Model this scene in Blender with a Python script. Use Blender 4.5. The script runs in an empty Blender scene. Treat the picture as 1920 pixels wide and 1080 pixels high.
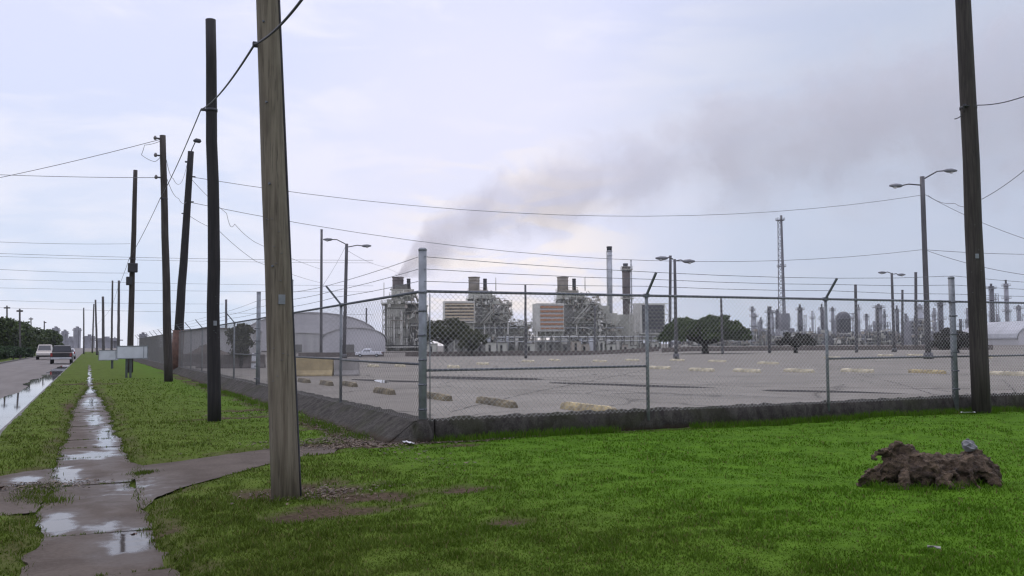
import bpy, bmesh, math, random
import numpy as np
random.seed(7); RNG = np.random.default_rng(11)
S = bpy.context.scene
C = S.collection

# ------------------------------------------------------------------ camera
FPX = 1700.0; HY = 645.0; ROLL = 0.0068; YAW = math.atan(792/1700); CH = 1.6
def cam_axes():
    p = math.atan((HY-540)/FPX); sy, cy = math.sin(YAW), math.cos(YAW)
    F = (sy*math.cos(p), cy*math.cos(p), math.sin(p)); R = (cy, -sy, 0.0)
    U = (-sy*math.sin(p), -cy*math.sin(p), math.cos(p))
    c, s = math.cos(ROLL), math.sin(ROLL)
    return F, tuple(R[i]*c-U[i]*s for i in range(3)), tuple(U[i]*c+R[i]*s for i in range(3))
CF, CR, CU = cam_axes()
FH = (math.sin(YAW), math.cos(YAW)); RH = (math.cos(YAW), -math.sin(YAW))
cam = bpy.data.cameras.new('camera'); cam.lens = 36*FPX/1920; cam.sensor_width = 36
cam.clip_start = 0.1; cam.clip_end = 20000
co = bpy.data.objects.new('camera', cam); C.objects.link(co); S.camera = co
from mathutils import Matrix, Vector
m3 = Matrix((CR, CU, tuple(-v for v in CF))).transposed()
co.matrix_world = Matrix.Translation((0, 0, CH)) @ m3.to_4x4()

# ------------------------------------------------------------------ exposure and sampling
S.view_settings.view_transform = 'Standard'; S.view_settings.look = 'None'
S.view_settings.gamma = 1.0; S.view_settings.exposure = 0.18
S.cycles.use_denoising = True
try: S.cycles.denoiser = 'OPENIMAGEDENOISE'
except Exception: pass
S.cycles.max_bounces = 6; S.cycles.diffuse_bounces = 2; S.cycles.glossy_bounces = 3
S.cycles.transmission_bounces = 3; S.cycles.transparent_max_bounces = 8; S.cycles.volume_bounces = 0
S.cycles.filter_width = 1.3
S.cycles.volume_max_steps = 128

# ------------------------------------------------------------------ sky and sun
SUN_EL, SUN_AZ = math.radians(56), math.radians(15)      # azimuth clockwise from +Y, behind the plant and the cloud
W = bpy.data.worlds.new('World'); S.world = W; W.use_nodes = True
nt = W.node_tree; nt.nodes.clear()
def N(t, **k):
    n = nt.nodes.new(t)
    for a, b in k.items(): setattr(n, a, b)
    return n
def L(a, b): nt.links.new(a, b)
def mathn(op, a, b=None, c=None, clamp=False):
    n = N('ShaderNodeMath', operation=op); n.use_clamp = clamp
    for i, v in enumerate((a, b, c)):
        if v is None: continue
        if isinstance(v, (int, float)): n.inputs[i].default_value = v
        else: L(v, n.inputs[i])
    return n.outputs[0]
def mixc(f, a, b):
    n = N('ShaderNodeMix', data_type='RGBA')
    for i, v in ((0, f), (6, a), (7, b)):
        if isinstance(v, (int, float)): n.inputs[i].default_value = v
        elif isinstance(v, tuple): n.inputs[i].default_value = (*v, 1)
        else: L(v, n.inputs[i])
    return n.outputs[2]
def maprange(v, a, b, c=0.0, d=1.0, smooth=True):
    n = N('ShaderNodeMapRange'); n.interpolation_type = 'SMOOTHSTEP' if smooth else 'LINEAR'
    L(v, n.inputs[0])
    for i, x in enumerate((a, b, c, d)): n.inputs[i+1].default_value = x
    return n.outputs[0]
out = N('ShaderNodeOutputWorld'); bg = N('ShaderNodeBackground'); L(bg.outputs[0], out.inputs[0])
sky = N('ShaderNodeTexSky', sky_type='NISHITA'); sky.sun_disc = False
sky.sun_elevation = SUN_EL; sky.sun_rotation = SUN_AZ; sky.dust_density = 2.0
bg.inputs[1].default_value = 0.1
tc = N('ShaderNodeTexCoord'); sep = N('ShaderNodeSeparateXYZ'); L(tc.outputs['Generated'], sep.inputs[0])
def dirdot(px, py):
    d = Vector([CF[i]+(px-960)/FPX*CR[i]-(py-540)/FPX*CU[i] for i in range(3)]).normalized()
    n = N('ShaderNodeVectorMath', operation='DOT_PRODUCT'); L(tc.outputs['Generated'], n.inputs[0]); n.inputs[1].default_value = d
    return n.outputs['Value']
# clouds: soft streaks over the whole dome
mp = N('ShaderNodeMapping'); L(tc.outputs['Generated'], mp.inputs[0]); mp.inputs['Scale'].default_value = (1.0, 1.0, 3.6)
mp.inputs['Rotation'].default_value = (0.12, -0.16, 0.3)
no = N('ShaderNodeTexNoise'); L(mp.outputs[0], no.inputs[0]); no.inputs['Scale'].default_value = 3.1
no.inputs['Detail'].default_value = 6; no.inputs['Roughness'].default_value = 0.52; no.inputs['Distortion'].default_value = 0.5
no2 = N('ShaderNodeTexNoise'); L(mp.outputs[0], no2.inputs[0]); no2.inputs['Scale'].default_value = 9.0
no2.inputs['Detail'].default_value = 5; no2.inputs['Roughness'].default_value = 0.55; no2.inputs['Distortion'].default_value = 0.8
cl = mathn('ADD', mathn('MULTIPLY', no.outputs[0], 0.72), mathn('MULTIPLY', no2.outputs[0], 0.28))
cf = maprange(cl, 0.42, 0.58)
blue = mixc(maprange(sep.outputs[2], 0.0, 0.45), (0.625, 0.715, 0.865), (0.685, 0.71, 0.955))
white = mixc(maprange(sep.outputs[2], 0.0, 0.45), (0.775, 0.805, 0.905), (0.81, 0.81, 0.97))
cloud = mixc(cf, blue, white)
# thin whiter cloud with a warm edge low over the plant
glow = maprange(dirdot(930, 430), 0.955, 0.999)
cloud = mixc(mathn('MULTIPLY', glow, 0.62), cloud, (0.83, 0.80, 0.95))
warm = mathn('MULTIPLY', maprange(dirdot(960, 505), 0.985, 0.9995), maprange(no2.outputs[0], 0.42, 0.62))
cloud = mixc(mathn('MULTIPLY', warm, 0.85), cloud, (0.97, 0.88, 0.82))
# heavier, duller cloud to the right
dull = maprange(dirdot(2250, 330), 0.80, 0.99)
cloud = mixc(mathn('MULTIPLY', dull, 0.85), cloud, (0.44, 0.50, 0.62))
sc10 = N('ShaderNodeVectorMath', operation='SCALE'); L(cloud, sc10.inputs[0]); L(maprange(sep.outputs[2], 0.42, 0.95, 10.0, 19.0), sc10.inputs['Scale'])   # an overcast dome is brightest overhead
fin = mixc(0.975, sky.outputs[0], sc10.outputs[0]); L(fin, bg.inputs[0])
sun = bpy.data.lights.new('sun', 'SUN'); sun.energy = 0.8; sun.angle = math.radians(30); sun.color = (1, 0.90, 0.76)
so = bpy.data.objects.new('sun', sun); C.objects.link(so)
sd = Vector((math.sin(SUN_AZ)*math.cos(SUN_EL), math.cos(SUN_AZ)*math.cos(SUN_EL), math.sin(SUN_EL)))
so.rotation_euler = sd.to_track_quat('Z', 'Y').to_euler(); so.location = (0, 60, 90)

# ------------------------------------------------------------------ placing helpers
def ray(px, py): return tuple(CF[i]+(px-960)/FPX*CR[i]-(py-540)/FPX*CU[i] for i in range(3))
def G(px, py, z=0.0):
    d = ray(px, py); t = (z-CH)/d[2]; return Vector((d[0]*t, d[1]*t, z))
def D(px, py, dist):
    d = ray(px, py); t = dist/(d[0]*FH[0]+d[1]*FH[1]); return Vector((d[0]*t, d[1]*t, CH+d[2]*t))
def dep(p): return p[0]*FH[0]+p[1]*FH[1]
LOT = 0.2
CX, CY = 4.92, 14.02                       # the corner of the fence
def sstep(a, b, x): t = np.clip((x-a)/(b-a), 0, 1); return t*t*(3-2*t)
def far_dip(x, y):                          # the site falls about a metre behind the left half of the lot
    d = x*FH[0]+y*FH[1]; l = x*RH[0]+y*RH[1]; q = l/np.maximum(d, 1)
    return -1.15*sstep(85, 195, d)*(1-sstep(0.09, 0.2, q))*sstep(-0.42, -0.3, q)
def GL(px, py):                             # pixel -> lot surface
    p = G(px, py, LOT)
    if dep(p) < 0 or dep(p) > 150 or dep(p) > 80:
        d = ray(px, py); best = None
        for k in range(1, 1400):
            dist = 40+k*0.5; q = D(px, py, dist); z = LOT+float(far_dip(q[0], q[1]))
            if q[2] <= z: return Vector((q[0], q[1], z))
        q = D(px, py, 200); return Vector((q[0], q[1], LOT))
    return p

# ------------------------------------------------------------------ object helpers
def tag(o, label, cat, group=None, kind=None):
    if label: o['label'] = label
    if cat: o['category'] = cat
    if group: o['group'] = group
    if kind: o['kind'] = kind
    return o
def empty(name, loc, label, cat, group=None, rz=0):
    o = bpy.data.objects.new(name, None); C.objects.link(o); o.location = loc; o.rotation_euler = (0, 0, rz)
    o.empty_display_size = 0.2
    return tag(o, label, cat, group)
def copy_tree(o, parent=None):
    c = o.copy(); C.objects.link(c)
    if parent: c.parent = parent
    for ch in list(o.children): copy_tree(ch, c)
    return c
class MB:
    def __init__(s): s.v = []; s.f = []; s.sm = []
    def add(s, vs, fs, smooth=False):
        b = len(s.v); s.v += [tuple(p) for p in vs]; s.f += [tuple(i+b for i in f) for f in fs]; s.sm += [smooth]*len(fs); return s
    def box(s, c, size, rz=0, taper=1.0):
        x, y, z = (size[0]/2, size[1]/2, size[2]/2); cs, sn = math.cos(rz), math.sin(rz); vs = []
        for dz in (-1, 1):
            k = taper if dz > 0 else 1
            for dx, dy in ((-1, -1), (1, -1), (1, 1), (-1, 1)):
                a, b = dx*x*k, dy*y*k; vs.append((c[0]+a*cs-b*sn, c[1]+a*sn+b*cs, c[2]+dz*z))
        return s.add(vs, [(0, 3, 2, 1), (4, 5, 6, 7), (0, 1, 5, 4), (1, 2, 6, 5), (2, 3, 7, 6), (3, 0, 4, 7)])
    def rings(s, pts, rads, n=8, cap=True, smooth=True, ph=0.0, jit=0.0):
        pts = [Vector(p) for p in pts]; vs = []; fs = []
        ref = None
        for i, p in enumerate(pts):
            t = (pts[min(i+1, len(pts)-1)]-pts[max(i-1, 0)])
            if t.length < 1e-9: t = Vector((0, 0, 1))
            t.normalize()
            if ref is None: ref = Vector((1, 0, 0)) if abs(t.x) < 0.9 else Vector((0, 1, 0))
            u = (ref-t*ref.dot(t)).normalized(); w = t.cross(u); ref = u
            for k in range(n):
                a = ph+2*math.pi*k/n; r = rads[i]*(1+jit*(random.random()-0.5)); vs.append(p+(u*math.cos(a)+w*math.sin(a))*r)
        for i in range(len(pts)-1):
            for k in range(n):
                a, b = i*n+k, i*n+(k+1) % n; fs.append((a, b, b+n, a+n))
        s.add(vs, fs, smooth)
        if cap and n > 2:
            b = len(s.v)-len(vs); s.f += [tuple(b+k for k in reversed(range(n))), tuple(b+(len(pts)-1)*n+k for k in range(n))]; s.sm += [False, False]
        return s
    def tube(s, pts, r, n=6, smooth=True): return s.rings(pts, [r]*len(pts), n, True, smooth)
    def cyl(s, p, q, r0, r1=None, n=12): return s.rings([p, q], [r0, r0 if r1 is None else r1], n)
    def beam(s, p, q, w): return s.rings([p, q], [w*0.707]*2, 4, True, False, math.pi/4)
    def build(s, name, mat, parent=None, loc=None, bevel=0):
        me = bpy.data.meshes.new(name); me.from_pydata(s.v, [], s.f); me.polygons.foreach_set('use_smooth', s.sm)
        me.materials.append(mat); me.update()
        o = bpy.data.objects.new(name, me); C.objects.link(o)
        if parent: o.parent = parent
        if loc is not None: o.location = loc
        if bevel:
            m = o.modifiers.new('bevel', 'BEVEL'); m.width = bevel; m.segments = 2; m.limit_method = 'ANGLE'
        return o
def npmesh(name, verts, faces4=None, faces3=None, mat=None, smooth=False):
    me = bpy.data.meshes.new(name); nv = len(verts)
    n4 = 0 if faces4 is None else len(faces4); n3 = 0 if faces3 is None else len(faces3)
    me.vertices.add(nv); me.vertices.foreach_set('co', np.asarray(verts, np.float32).ravel())
    li = []; st = []
    if n4: li.append(np.asarray(faces4).ravel()); st.append(np.arange(n4)*4)
    if n3: li.append(np.asarray(faces3).ravel()); st.append(n4*4+np.arange(n3)*3)
    li = np.concatenate(li).astype(np.int32); st = np.concatenate(st).astype(np.int32)
    me.loops.add(len(li)); me.loops.foreach_set('vertex_index', li)
    me.polygons.add(n4+n3); me.polygons.foreach_set('loop_start', st)
    if smooth: me.polygons.foreach_set('use_smooth', np.ones(n4+n3, bool))
    me.update(calc_edges=True); me.validate()
    if mat: me.materials.append(mat)
    o = bpy.data.objects.new(name, me); C.objects.link(o); return o

# ------------------------------------------------------------------ materials
def newmat(name):
    global nt
    m = bpy.data.materials.new(name); m.use_nodes = True; nt = m.node_tree
    return m, nt.nodes['Principled BSDF']
def setc(sock, v):
    if isinstance(v, tuple): sock.default_value = (*v, 1) if len(v) == 3 else v
    elif isinstance(v, (int, float)): sock.default_value = v
    else: L(v, sock)
def noise(vec, scale, detail=4, rough=0.55, dist=0.0, stretch=None):
    if stretch:
        mp = N('ShaderNodeMapping'); L(vec, mp.inputs[0]); mp.inputs['Scale'].default_value = stretch; vec = mp.outputs[0]
    n = N('ShaderNodeTexNoise'); L(vec, n.inputs[0]); n.inputs['Scale'].default_value = scale
    n.inputs['Detail'].default_value = detail; n.inputs['Roughness'].default_value = rough; n.inputs['Distortion'].default_value = dist
    return n.outputs[0]
def bump(b, h, s, d=0.01):
    n = N('ShaderNodeBump'); n.inputs['Strength'].default_value = s; n.inputs['Distance'].default_value = d
    L(h, n.inputs['Height']); L(n.outputs[0], b.inputs['Normal'])
def mat(name, col, rough=0.7, metal=0.0, var=0.25, scale=3.0, stretch=None, bmp=0.0, col2=None):
    m, b = newmat(name); tcn = N('ShaderNodeTexCoord').outputs['Object']
    f = noise(tcn, scale, 5, 0.6, 0.2, stretch)
    c1 = tuple(c*(1-var) for c in col); c2 = tuple(min(1, c*(1+var)) for c in col) if col2 is None else col2
    setc(b.inputs['Base Color'], mixc(maprange(f, 0.32, 0.68), c1, c2))
    b.inputs['Roughness'].default_value = rough; b.inputs['Metallic'].default_value = metal
    if bmp: bump(b, f, bmp)
    return m
def wood(name, dark, light, wear=0.5):
    m, b = newmat(name); tcn = N('ShaderNodeTexCoord').outputs['Object']
    g = noise(tcn, 9.0, 6, 0.65, 0.3, (3.0, 3.0, 0.12)); p = noise(tcn, 1.6, 4, 0.6, 0.4, (2.0, 2.0, 0.5)); k = noise(tcn, 30, 3, 0.6, 0, (2, 2, 0.08))
    c = mixc(maprange(g, 0.33, 0.67), dark, light)
    c = mixc(mathn('MULTIPLY', maprange(p, 0.45, 0.7), wear), c, tuple(v*0.45 for v in dark))
    c = mixc(mathn('MULTIPLY', maprange(k, 0.58, 0.7), 0.7), c, tuple(v*0.3 for v in dark))
    setc(b.inputs['Base Color'], c); b.inputs['Roughness'].default_value = 0.85; bump(b, g, 0.5, 0.01)
    return m
M = {}
M['wood_grey'] = wood('weathered_wood', (0.098, 0.080, 0.053), (0.180, 0.156, 0.110), 0.5)
M['wood_black'] = wood('creosote_black_wood', (0.009, 0.008, 0.008), (0.022, 0.019, 0.018), 0.5)
M['wood_dark'] = wood('dark_brown_wood', (0.022, 0.017, 0.013), (0.05, 0.042, 0.034), 0.5)
M['wood_far'] = wood('grey_brown_wood', (0.05, 0.046, 0.043), (0.10, 0.093, 0.09), 0.4)
M['galv'] = mat('galvanised_steel', (0.20, 0.215, 0.225), 0.6, 0.35, 0.18, 6, None, 0.05)
M['galv_dark'] = mat('dull_galvanised_pipe', (0.12, 0.128, 0.14), 0.6, 0.35, 0.2, 5)
M['wire'] = mat('galvanised_wire', (0.42, 0.42, 0.40), 0.5, 0.1, 0.1)
M['wire_old'] = mat('dull_old_wire', (0.20, 0.195, 0.185), 0.65, 0.1, 0.15)
M['cable'] = mat('black_cable', (0.035, 0.035, 0.04), 0.7, 0, 0.15)
M['cable_far'] = mat('aluminium_conductor', (0.13, 0.13, 0.145), 0.6, 0.2, 0.1)
M['steel_pole'] = mat('painted_steel_pole', (0.085, 0.082, 0.085), 0.6, 0.2, 0.2, 2, (1, 1, .3))
M['lamp'] = mat('lamp_housing_grey', (0.16, 0.165, 0.175), 0.5, 0.3, 0.15)
M['lens'] = mat('lamp_lens', (0.5, 0.5, 0.48), 0.25, 0, 0.05)
M['yellow'] = mat('worn_yellow_paint', (0.27, 0.225, 0.145), 0.85, 0, 0.2, 5, None, 0.3, (0.48, 0.385, 0.20))
M['yellow_dirty'] = mat('grimy_yellow_concrete', (0.125, 0.108, 0.076), 0.9, 0, 0.2, 1.6, None, 0.15, (0.25, 0.205, 0.12))
M['pale_stop'] = mat('faded_cream_concrete', (0.46, 0.41, 0.29), 0.9, 0, 0.3, 4, None, 0.3)
M['barrier_yellow'] = mat('faded_yellow_barrier_paint', (0.36, 0.285, 0.15), 0.85, 0, 0.2, 1.3)
M['barrier_grey'] = mat('bare_barrier_concrete', (0.25, 0.235, 0.215), 0.9, 0, 0.15, 2)
M['barrier_brown'] = mat('brown_stained_concrete', (0.12, 0.102, 0.09), 0.9, 0, 0.2, 1.5)
M['dark'] = mat('dark_recess', (0.02, 0.02, 0.02), 0.8)
M['white'] = mat('white_paint', (0.55, 0.56, 0.57), 0.5, 0, 0.06)
M['sign'] = mat('weathered_sign_white', (0.46, 0.48, 0.50), 0.55, 0, 0.10, 1.5)
M['sign_post'] = mat('green_grey_sign_post', (0.05, 0.062, 0.055), 0.7)
M['rust'] = mat('rusty_brown_steel', (0.10, 0.055, 0.04), 0.85, 0, 0.35, 3)
M['dirt'] = mat('brown_dirt', (0.085, 0.066, 0.052), 0.95, 0, 0.35, 2, None, 0.5)
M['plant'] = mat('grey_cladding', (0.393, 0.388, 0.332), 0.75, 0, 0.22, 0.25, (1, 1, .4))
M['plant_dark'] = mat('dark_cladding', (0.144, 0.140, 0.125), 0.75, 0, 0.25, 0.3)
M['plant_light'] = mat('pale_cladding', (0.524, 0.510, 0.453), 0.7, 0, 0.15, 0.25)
M['plant_pipe'] = mat('insulated_pipe', (0.378, 0.392, 0.405), 0.5, 0.2, 0.15, 0.5)
M['stack'] = mat('stained_stack_steel', (0.293, 0.260, 0.213), 0.75, 0, 0.25, 0.2, (1, 1, .3))
M['stack_dark'] = mat('sooty_stack_steel', (0.135, 0.115, 0.105), 0.8, 0, 0.25, 0.2, (1, 1, .3))
M['black'] = mat('black_steel', (0.02, 0.02, 0.022), 0.6)
M['cream'] = mat('cream_louvre', (0.47, 0.385, 0.27), 0.7, 0, 0.15, 0.4); M['cream_old'] = mat('old_cream', (0.546, 0.481, 0.377), 0.7, 0, 0.15, 0.4)
M['brown_l'] = mat('rust_brown_louvre', (0.34, 0.17, 0.085), 0.7, 0, 0.2, 0.2, (0.4, 1, 1.5))
M['ref'] = mat('refinery_grey', (0.203, 0.203, 0.217), 0.7, 0, 0.25, 0.12)
M['ref_dark'] = mat('refinery_dark', (0.084, 0.084, 0.092), 0.7, 0, 0.25, 0.12)
M['ref_light'] = mat('refinery_pale', (0.362, 0.369, 0.388), 0.7, 0, 0.15, 0.1)
M['roof'] = mat('grey_sheet_roof', (0.49, 0.475, 0.475), 0.6, 0.0, 0.08, 0.1); M['roof_old'] = mat('old_grey_roof', (0.324, 0.331, 0.358), 0.6, 0.1, 0.12, 0.1)
M['wall_grey'] = mat('grey_sheet_wall', (0.432, 0.419, 0.403), 0.7, 0, 0.12, 0.1, (4, 4, .2))
M['black_car'] = mat('black_car_paint', (0.010, 0.010, 0.012), 0.45, 0, 0.1)
M['white_car'] = mat('white_car_paint', (0.62, 0.63, 0.65), 0.3, 0, 0.04)
M['beige_car'] = mat('tan_car_paint', (0.34, 0.31, 0.275), 0.35, 0, 0.06)
M['silver_car'] = mat('silver_car_paint', (0.33, 0.34, 0.37), 0.3, 0.4, 0.06)
M['glass'] = mat('tinted_window_glass', (0.02, 0.022, 0.026), 0.08, 0, 0.1)
M['tyre'] = mat('tyre_rubber', (0.015, 0.015, 0.015), 0.9)
M['red_lens'] = mat('red_tail_lens', (0.22, 0.015, 0.012), 0.3)
M['chrome'] = mat('bumper_silver', (0.42, 0.43, 0.45), 0.35, 0.6, 0.08)
M['bark'] = mat('dark_bark', (0.035, 0.03, 0.026), 0.95, 0, 0.3, 3)
M['paper'] = mat('white_paper', (0.6, 0.6, 0.6), 0.8)
M['porcelain'] = mat('clay_insulator', (0.10, 0.09, 0.085), 0.4)

def leafmat(name, dark, light, trans=0.25):
    m, b = newmat(name); gm = N('ShaderNodeNewGeometry')
    f = noise(gm.outputs['Position'], 0.9, 3)
    rnd = gm.outputs['Random Per Island']
    t = mathn('ADD', mathn('MULTIPLY', f, 0.6), mathn('MULTIPLY', rnd, 0.4))
    c = mixc(maprange(t, 0.3, 0.72), dark, light)
    setc(b.inputs['Base Color'], c); b.inputs['Roughness'].default_value = 0.7
    tr = N('ShaderNodeBsdfTranslucent'); L(c, tr.inputs[0]); mx = N('ShaderNodeMixShader'); mx.inputs[0].default_value = trans
    L(b.outputs[0], mx.inputs[1]); L(tr.outputs[0], mx.inputs[2]); L(mx.outputs[0], nt.nodes['Material Output'].inputs[0])
    return m
M['leaf'] = leafmat('dark_oak_leaf', (0.016, 0.030, 0.007), (0.072, 0.108, 0.026))
M['leaf_olive'] = leafmat('olive_leaf', (0.020, 0.024, 0.007), (0.070, 0.074, 0.024))
M['leaf_brown'] = leafmat('sparse_brown_twig', (0.03, 0.028, 0.024), (0.065, 0.06, 0.05))
M['leaf_green'] = leafmat('roadside_leaf', (0.015, 0.035, 0.012), (0.045, 0.085, 0.025))

# ground materials: greens and bare soil live in world position, so the blades and the turf under them agree
PATCH = [(G(585, 925), 0.95, 0.75), (G(520, 930), 0.55, 0.5), (G(700, 935), 0.9, 0.45), (G(620, 965), 0.8, 0.35), (G(720, 833), 1.0, 0.55), (G(640, 838), 0.8, 0.45),
         (G(860, 838), 0.55, 0.22), (G(620, 805), 1.1, 0.5), (G(430, 785), 1.2, 0.45), (G(480, 770), 1.2, 0.4), (G(940, 985), 0.35, 0.25),
         (G(600, 955), 0.5, 0.3), (G(870, 925), 0.4, 0.2), (G(265, 1010), 0.25, 0.3), (G(520, 985), 0.3, 0.2), (G(150, 721), 1.1, 1.0), (G(205, 722), .7, .6), (G(130, 765), 0.2, 2.2), (G(1735, 905), 0.75, 0.35)]
def turf_colour():
    gm = N('ShaderNodeNewGeometry'); pos = gm.outputs['Position']; sp = N('ShaderNodeSeparateXYZ'); L(pos, sp.inputs[0])
    big = noise(pos, 0.55, 4, 0.6, 0.3); mid = noise(pos, 2.6, 4, 0.6, 0.3); fine = noise(pos, 22, 3, 0.6)
    lush = maprange(mathn('ADD', mathn('MULTIPLY', sp.outputs[0], 1.0), mathn('MULTIPLY', big, 4.0)), 2.5, 9.0)
    a = mixc(maprange(mid, 0.35, 0.65), (0.054, 0.076, 0.010), (0.082, 0.120, 0.018))
    b = mixc(maprange(mid, 0.35, 0.65), (0.048, 0.110, 0.005), (0.072, 0.158, 0.009))
    c = mixc(lush, a, b)
    thin = mathn('MULTIPLY', maprange(mathn('ADD', mathn('MULTIPLY', big, .5), mathn('MULTIPLY', mid, .5)), 0.52, 0.66), mathn('SUBTRACT', 0.75, mathn('MULTIPLY', lush, 0.6)))
    c = mixc(mathn('MULTIPLY', thin, 0.55), c, (0.075, 0.066, 0.022))
    return c, pos, mid, fine
m, b = newmat('turf'); M['turf'] = m
c, pos, mid, fine = turf_colour()
at = N('ShaderNodeAttribute'); at.attribute_name = 'soil'
soil = mixc(maprange(fine, 0.35, 0.65), (0.038, 0.027, 0.017), (0.076, 0.056, 0.037))
c = mixc(mathn('MULTIPLY', fine, 0.3), c, (0.024, 0.034, 0.007))
c = mixc(at.outputs['Fac'], c, soil)
at2 = N('ShaderNodeAttribute'); at2.attribute_name = 'yard'
yard = mixc(maprange(noise(pos, 0.15, 5), 0.35, 0.65), (0.13, 0.12, 0.105), (0.19, 0.175, 0.155))
c = mixc(at2.outputs['Fac'], c, yard)
setc(b.inputs['Base Color'], c); b.inputs['Roughness'].default_value = 0.95; b.inputs['Specular IOR Level'].default_value = 0.05
bump(b, fine, 0.6, 0.03)
m, b = newmat('grass_blade'); M['blade'] = m
c, pos, mid, fine = turf_colour()
gm = N('ShaderNodeNewGeometry'); rnd = gm.outputs['Random Per Island']
c = mixc(mathn('MULTIPLY', maprange(rnd, 0.0, 0.45, 1.0, 0.0), 0.30), c, (0.022, 0.036, 0.004))
c = mixc(mathn('MULTIPLY', maprange(rnd, 0.70, 0.92), 0.5), c, (0.10, 0.16, 0.022)); c = mixc(mathn('MULTIPLY', maprange(rnd, 0.93, 0.94), 0.75), c, (0.15, 0.125, 0.055))
setc(b.inputs['Base Color'], c); b.inputs['Roughness'].default_value = 0.7; b.inputs['Specular IOR Level'].default_value = 0.06
tr = N('ShaderNodeBsdfTranslucent'); L(c, tr.inputs[0]); mx = N('ShaderNodeMixShader'); mx.inputs[0].default_value = 0.35
L(b.outputs[0], mx.inputs[1]); L(tr.outputs[0], mx.inputs[2]); L(mx.outputs[0], nt.nodes['Material Output'].inputs[0])

def paving(name, lo, hi, rough_dry, rough_wet, wet_lo, wet_hi, wet_dark=0.6, stretch=None, scale=0.5, cracks=0.0, joints=None, spec=0.5):
    m, b = newmat(name); pos = N('ShaderNodeNewGeometry').outputs['Position']
    big = noise(pos, scale, 5, 0.6, 0.4, stretch); fine = noise(pos, 14, 4, 0.65); st = noise(pos, 0.23, 5, 0.65, 0.8, stretch)
    c = mixc(maprange(mathn('ADD', mathn('MULTIPLY', big, .7), mathn('MULTIPLY', fine, .3)), 0.34, 0.66), lo, hi)
    wet = maprange(st, wet_lo, wet_hi)
    c = mixc(mathn('MULTIPLY', wet, wet_dark), c, tuple(v*0.45 for v in lo))
    if cracks:
        v = N('ShaderNodeTexVoronoi', feature='DISTANCE_TO_EDGE'); mp = N('ShaderNodeMapping'); L(pos, mp.inputs[0]); 
        n3 = N('ShaderNodeTexNoise'); L(pos, n3.inputs[0]); n3.inputs['Scale'].default_value = 0.4; n3.inputs['Detail'].default_value = 5
        ad = N('ShaderNodeVectorMath', operation='ADD'); L(pos, ad.inputs[0])
        s3 = N('ShaderNodeVectorMath', operation='SCALE'); L(n3.outputs['Color'], s3.inputs[0]); s3.inputs['Scale'].default_value = 1.6; L(s3.outputs[0], ad.inputs[1])
        L(ad.outputs[0], v.inputs['Vector']); v.inputs['Scale'].default_value = 0.16
        cr = maprange(v.outputs['Distance'], 0.0, 0.012, 1.0, 0.0)
        c = mixc(mathn('MULTIPLY', cr, cracks), c, tuple(x*0.35 for x in lo))
    if joints:
        sp = N('ShaderNodeSeparateXYZ'); L(pos, sp.inputs[0])
        md = mathn('ABSOLUTE', mathn('SUBTRACT', mathn('PINGPONG', sp.outputs[1], joints/2), 0.0))
        j = maprange(md, 0.0, 0.06, 1.0, 0.0); c = mixc(mathn('MULTIPLY', j, 0.6), c, tuple(x*0.4 for x in lo))
    setc(b.inputs['Base Color'], c)
    setc(b.inputs['Roughness'], maprange(mathn('ADD', mathn('MULTIPLY', st, .75), mathn('MULTIPLY', fine, .25)), wet_lo, wet_hi, rough_dry, rough_wet))
    bump(b, fine, 0.25, 0.01); b.inputs['Specular IOR Level'].default_value = spec
    return m
M['lot'] = paving('worn_parking_asphalt', (0.142, 0.129, 0.107), (0.195, 0.179, 0.152), 0.9, 0.7, 0.52, 0.70, 0.45, (1, 1, 1), 0.35, 0.75, None, 0.22)
M['road'] = paving('wet_road_concrete', (0.098, 0.087, 0.078), (0.135, 0.121, 0.11), 0.8, 0.55, 0.46, 0.68, 0.3, (1.0, 0.12, 1), 1.2, 0.3, 6.0, 0.2)
# sidewalk: damp concrete with films of standing water where the slabs have sunk (x0, x1, y0, y1 in photo pixels -> ellipses on the ground)
def spot(x0, x1, y0, y1, k=1.0):
    c_ = G((x0+x1)/2, (y0+y1)/2); return c_.x, c_.y, abs(G(x1, (y0+y1)/2).x-G(x0, (y0+y1)/2).x)/2, abs(G((x0+x1)/2, y0).y-G((x0+x1)/2, y1).y)/2, k
WET = [spot(185, 300, 990, 1040), spot(60, 150, 962, 1001), spot(150, 250, 975, 998, .72), spot(95, 150, 870, 905), spot(112, 240, 846, 862), spot(176, 222, 792, 850), spot(160, 196, 772, 800), spot(152, 190, 742, 768), spot(155, 186, 724, 740), spot(158, 176, 690, 718), spot(160, 172, 672, 684), spot(186, 205, 800, 846), spot(240, 290, 998, 1030), spot(100, 160, 885, 912, .75), spot(180, 300, 895, 930, .55), spot(20, 80, 890, 910, .8)]
m, b = newmat('damp_sidewalk_concrete'); M['walk'] = m
pos = N('ShaderNodeNewGeometry').outputs['Position']; sp = N('ShaderNodeSeparateXYZ'); L(pos, sp.inputs[0])
big = noise(pos, 1.3, 5, .6, .4); fine = noise(pos, 24, 4, .65); wn_ = noise(pos, 3.2, 4, .6, .4)
wet = None
for cx_, cy_, rx_, ry_, k_ in WET:
    dx_ = mathn('MULTIPLY', mathn('SUBTRACT', sp.outputs[0], cx_), 1/rx_); dy_ = mathn('MULTIPLY', mathn('SUBTRACT', sp.outputs[1], cy_), 1/ry_)
    e = mathn('MULTIPLY', mathn('SUBTRACT', 1.25, mathn('SQRT', mathn('ADD', mathn('MULTIPLY', dx_, dx_), mathn('MULTIPLY', dy_, dy_)))), k_)
    wet = e if wet is None else mathn('MAXIMUM', wet, e)
wet = mathn('ADD', wet, mathn('MULTIPLY', mathn('SUBTRACT', wn_, .5), 2.3))
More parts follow.
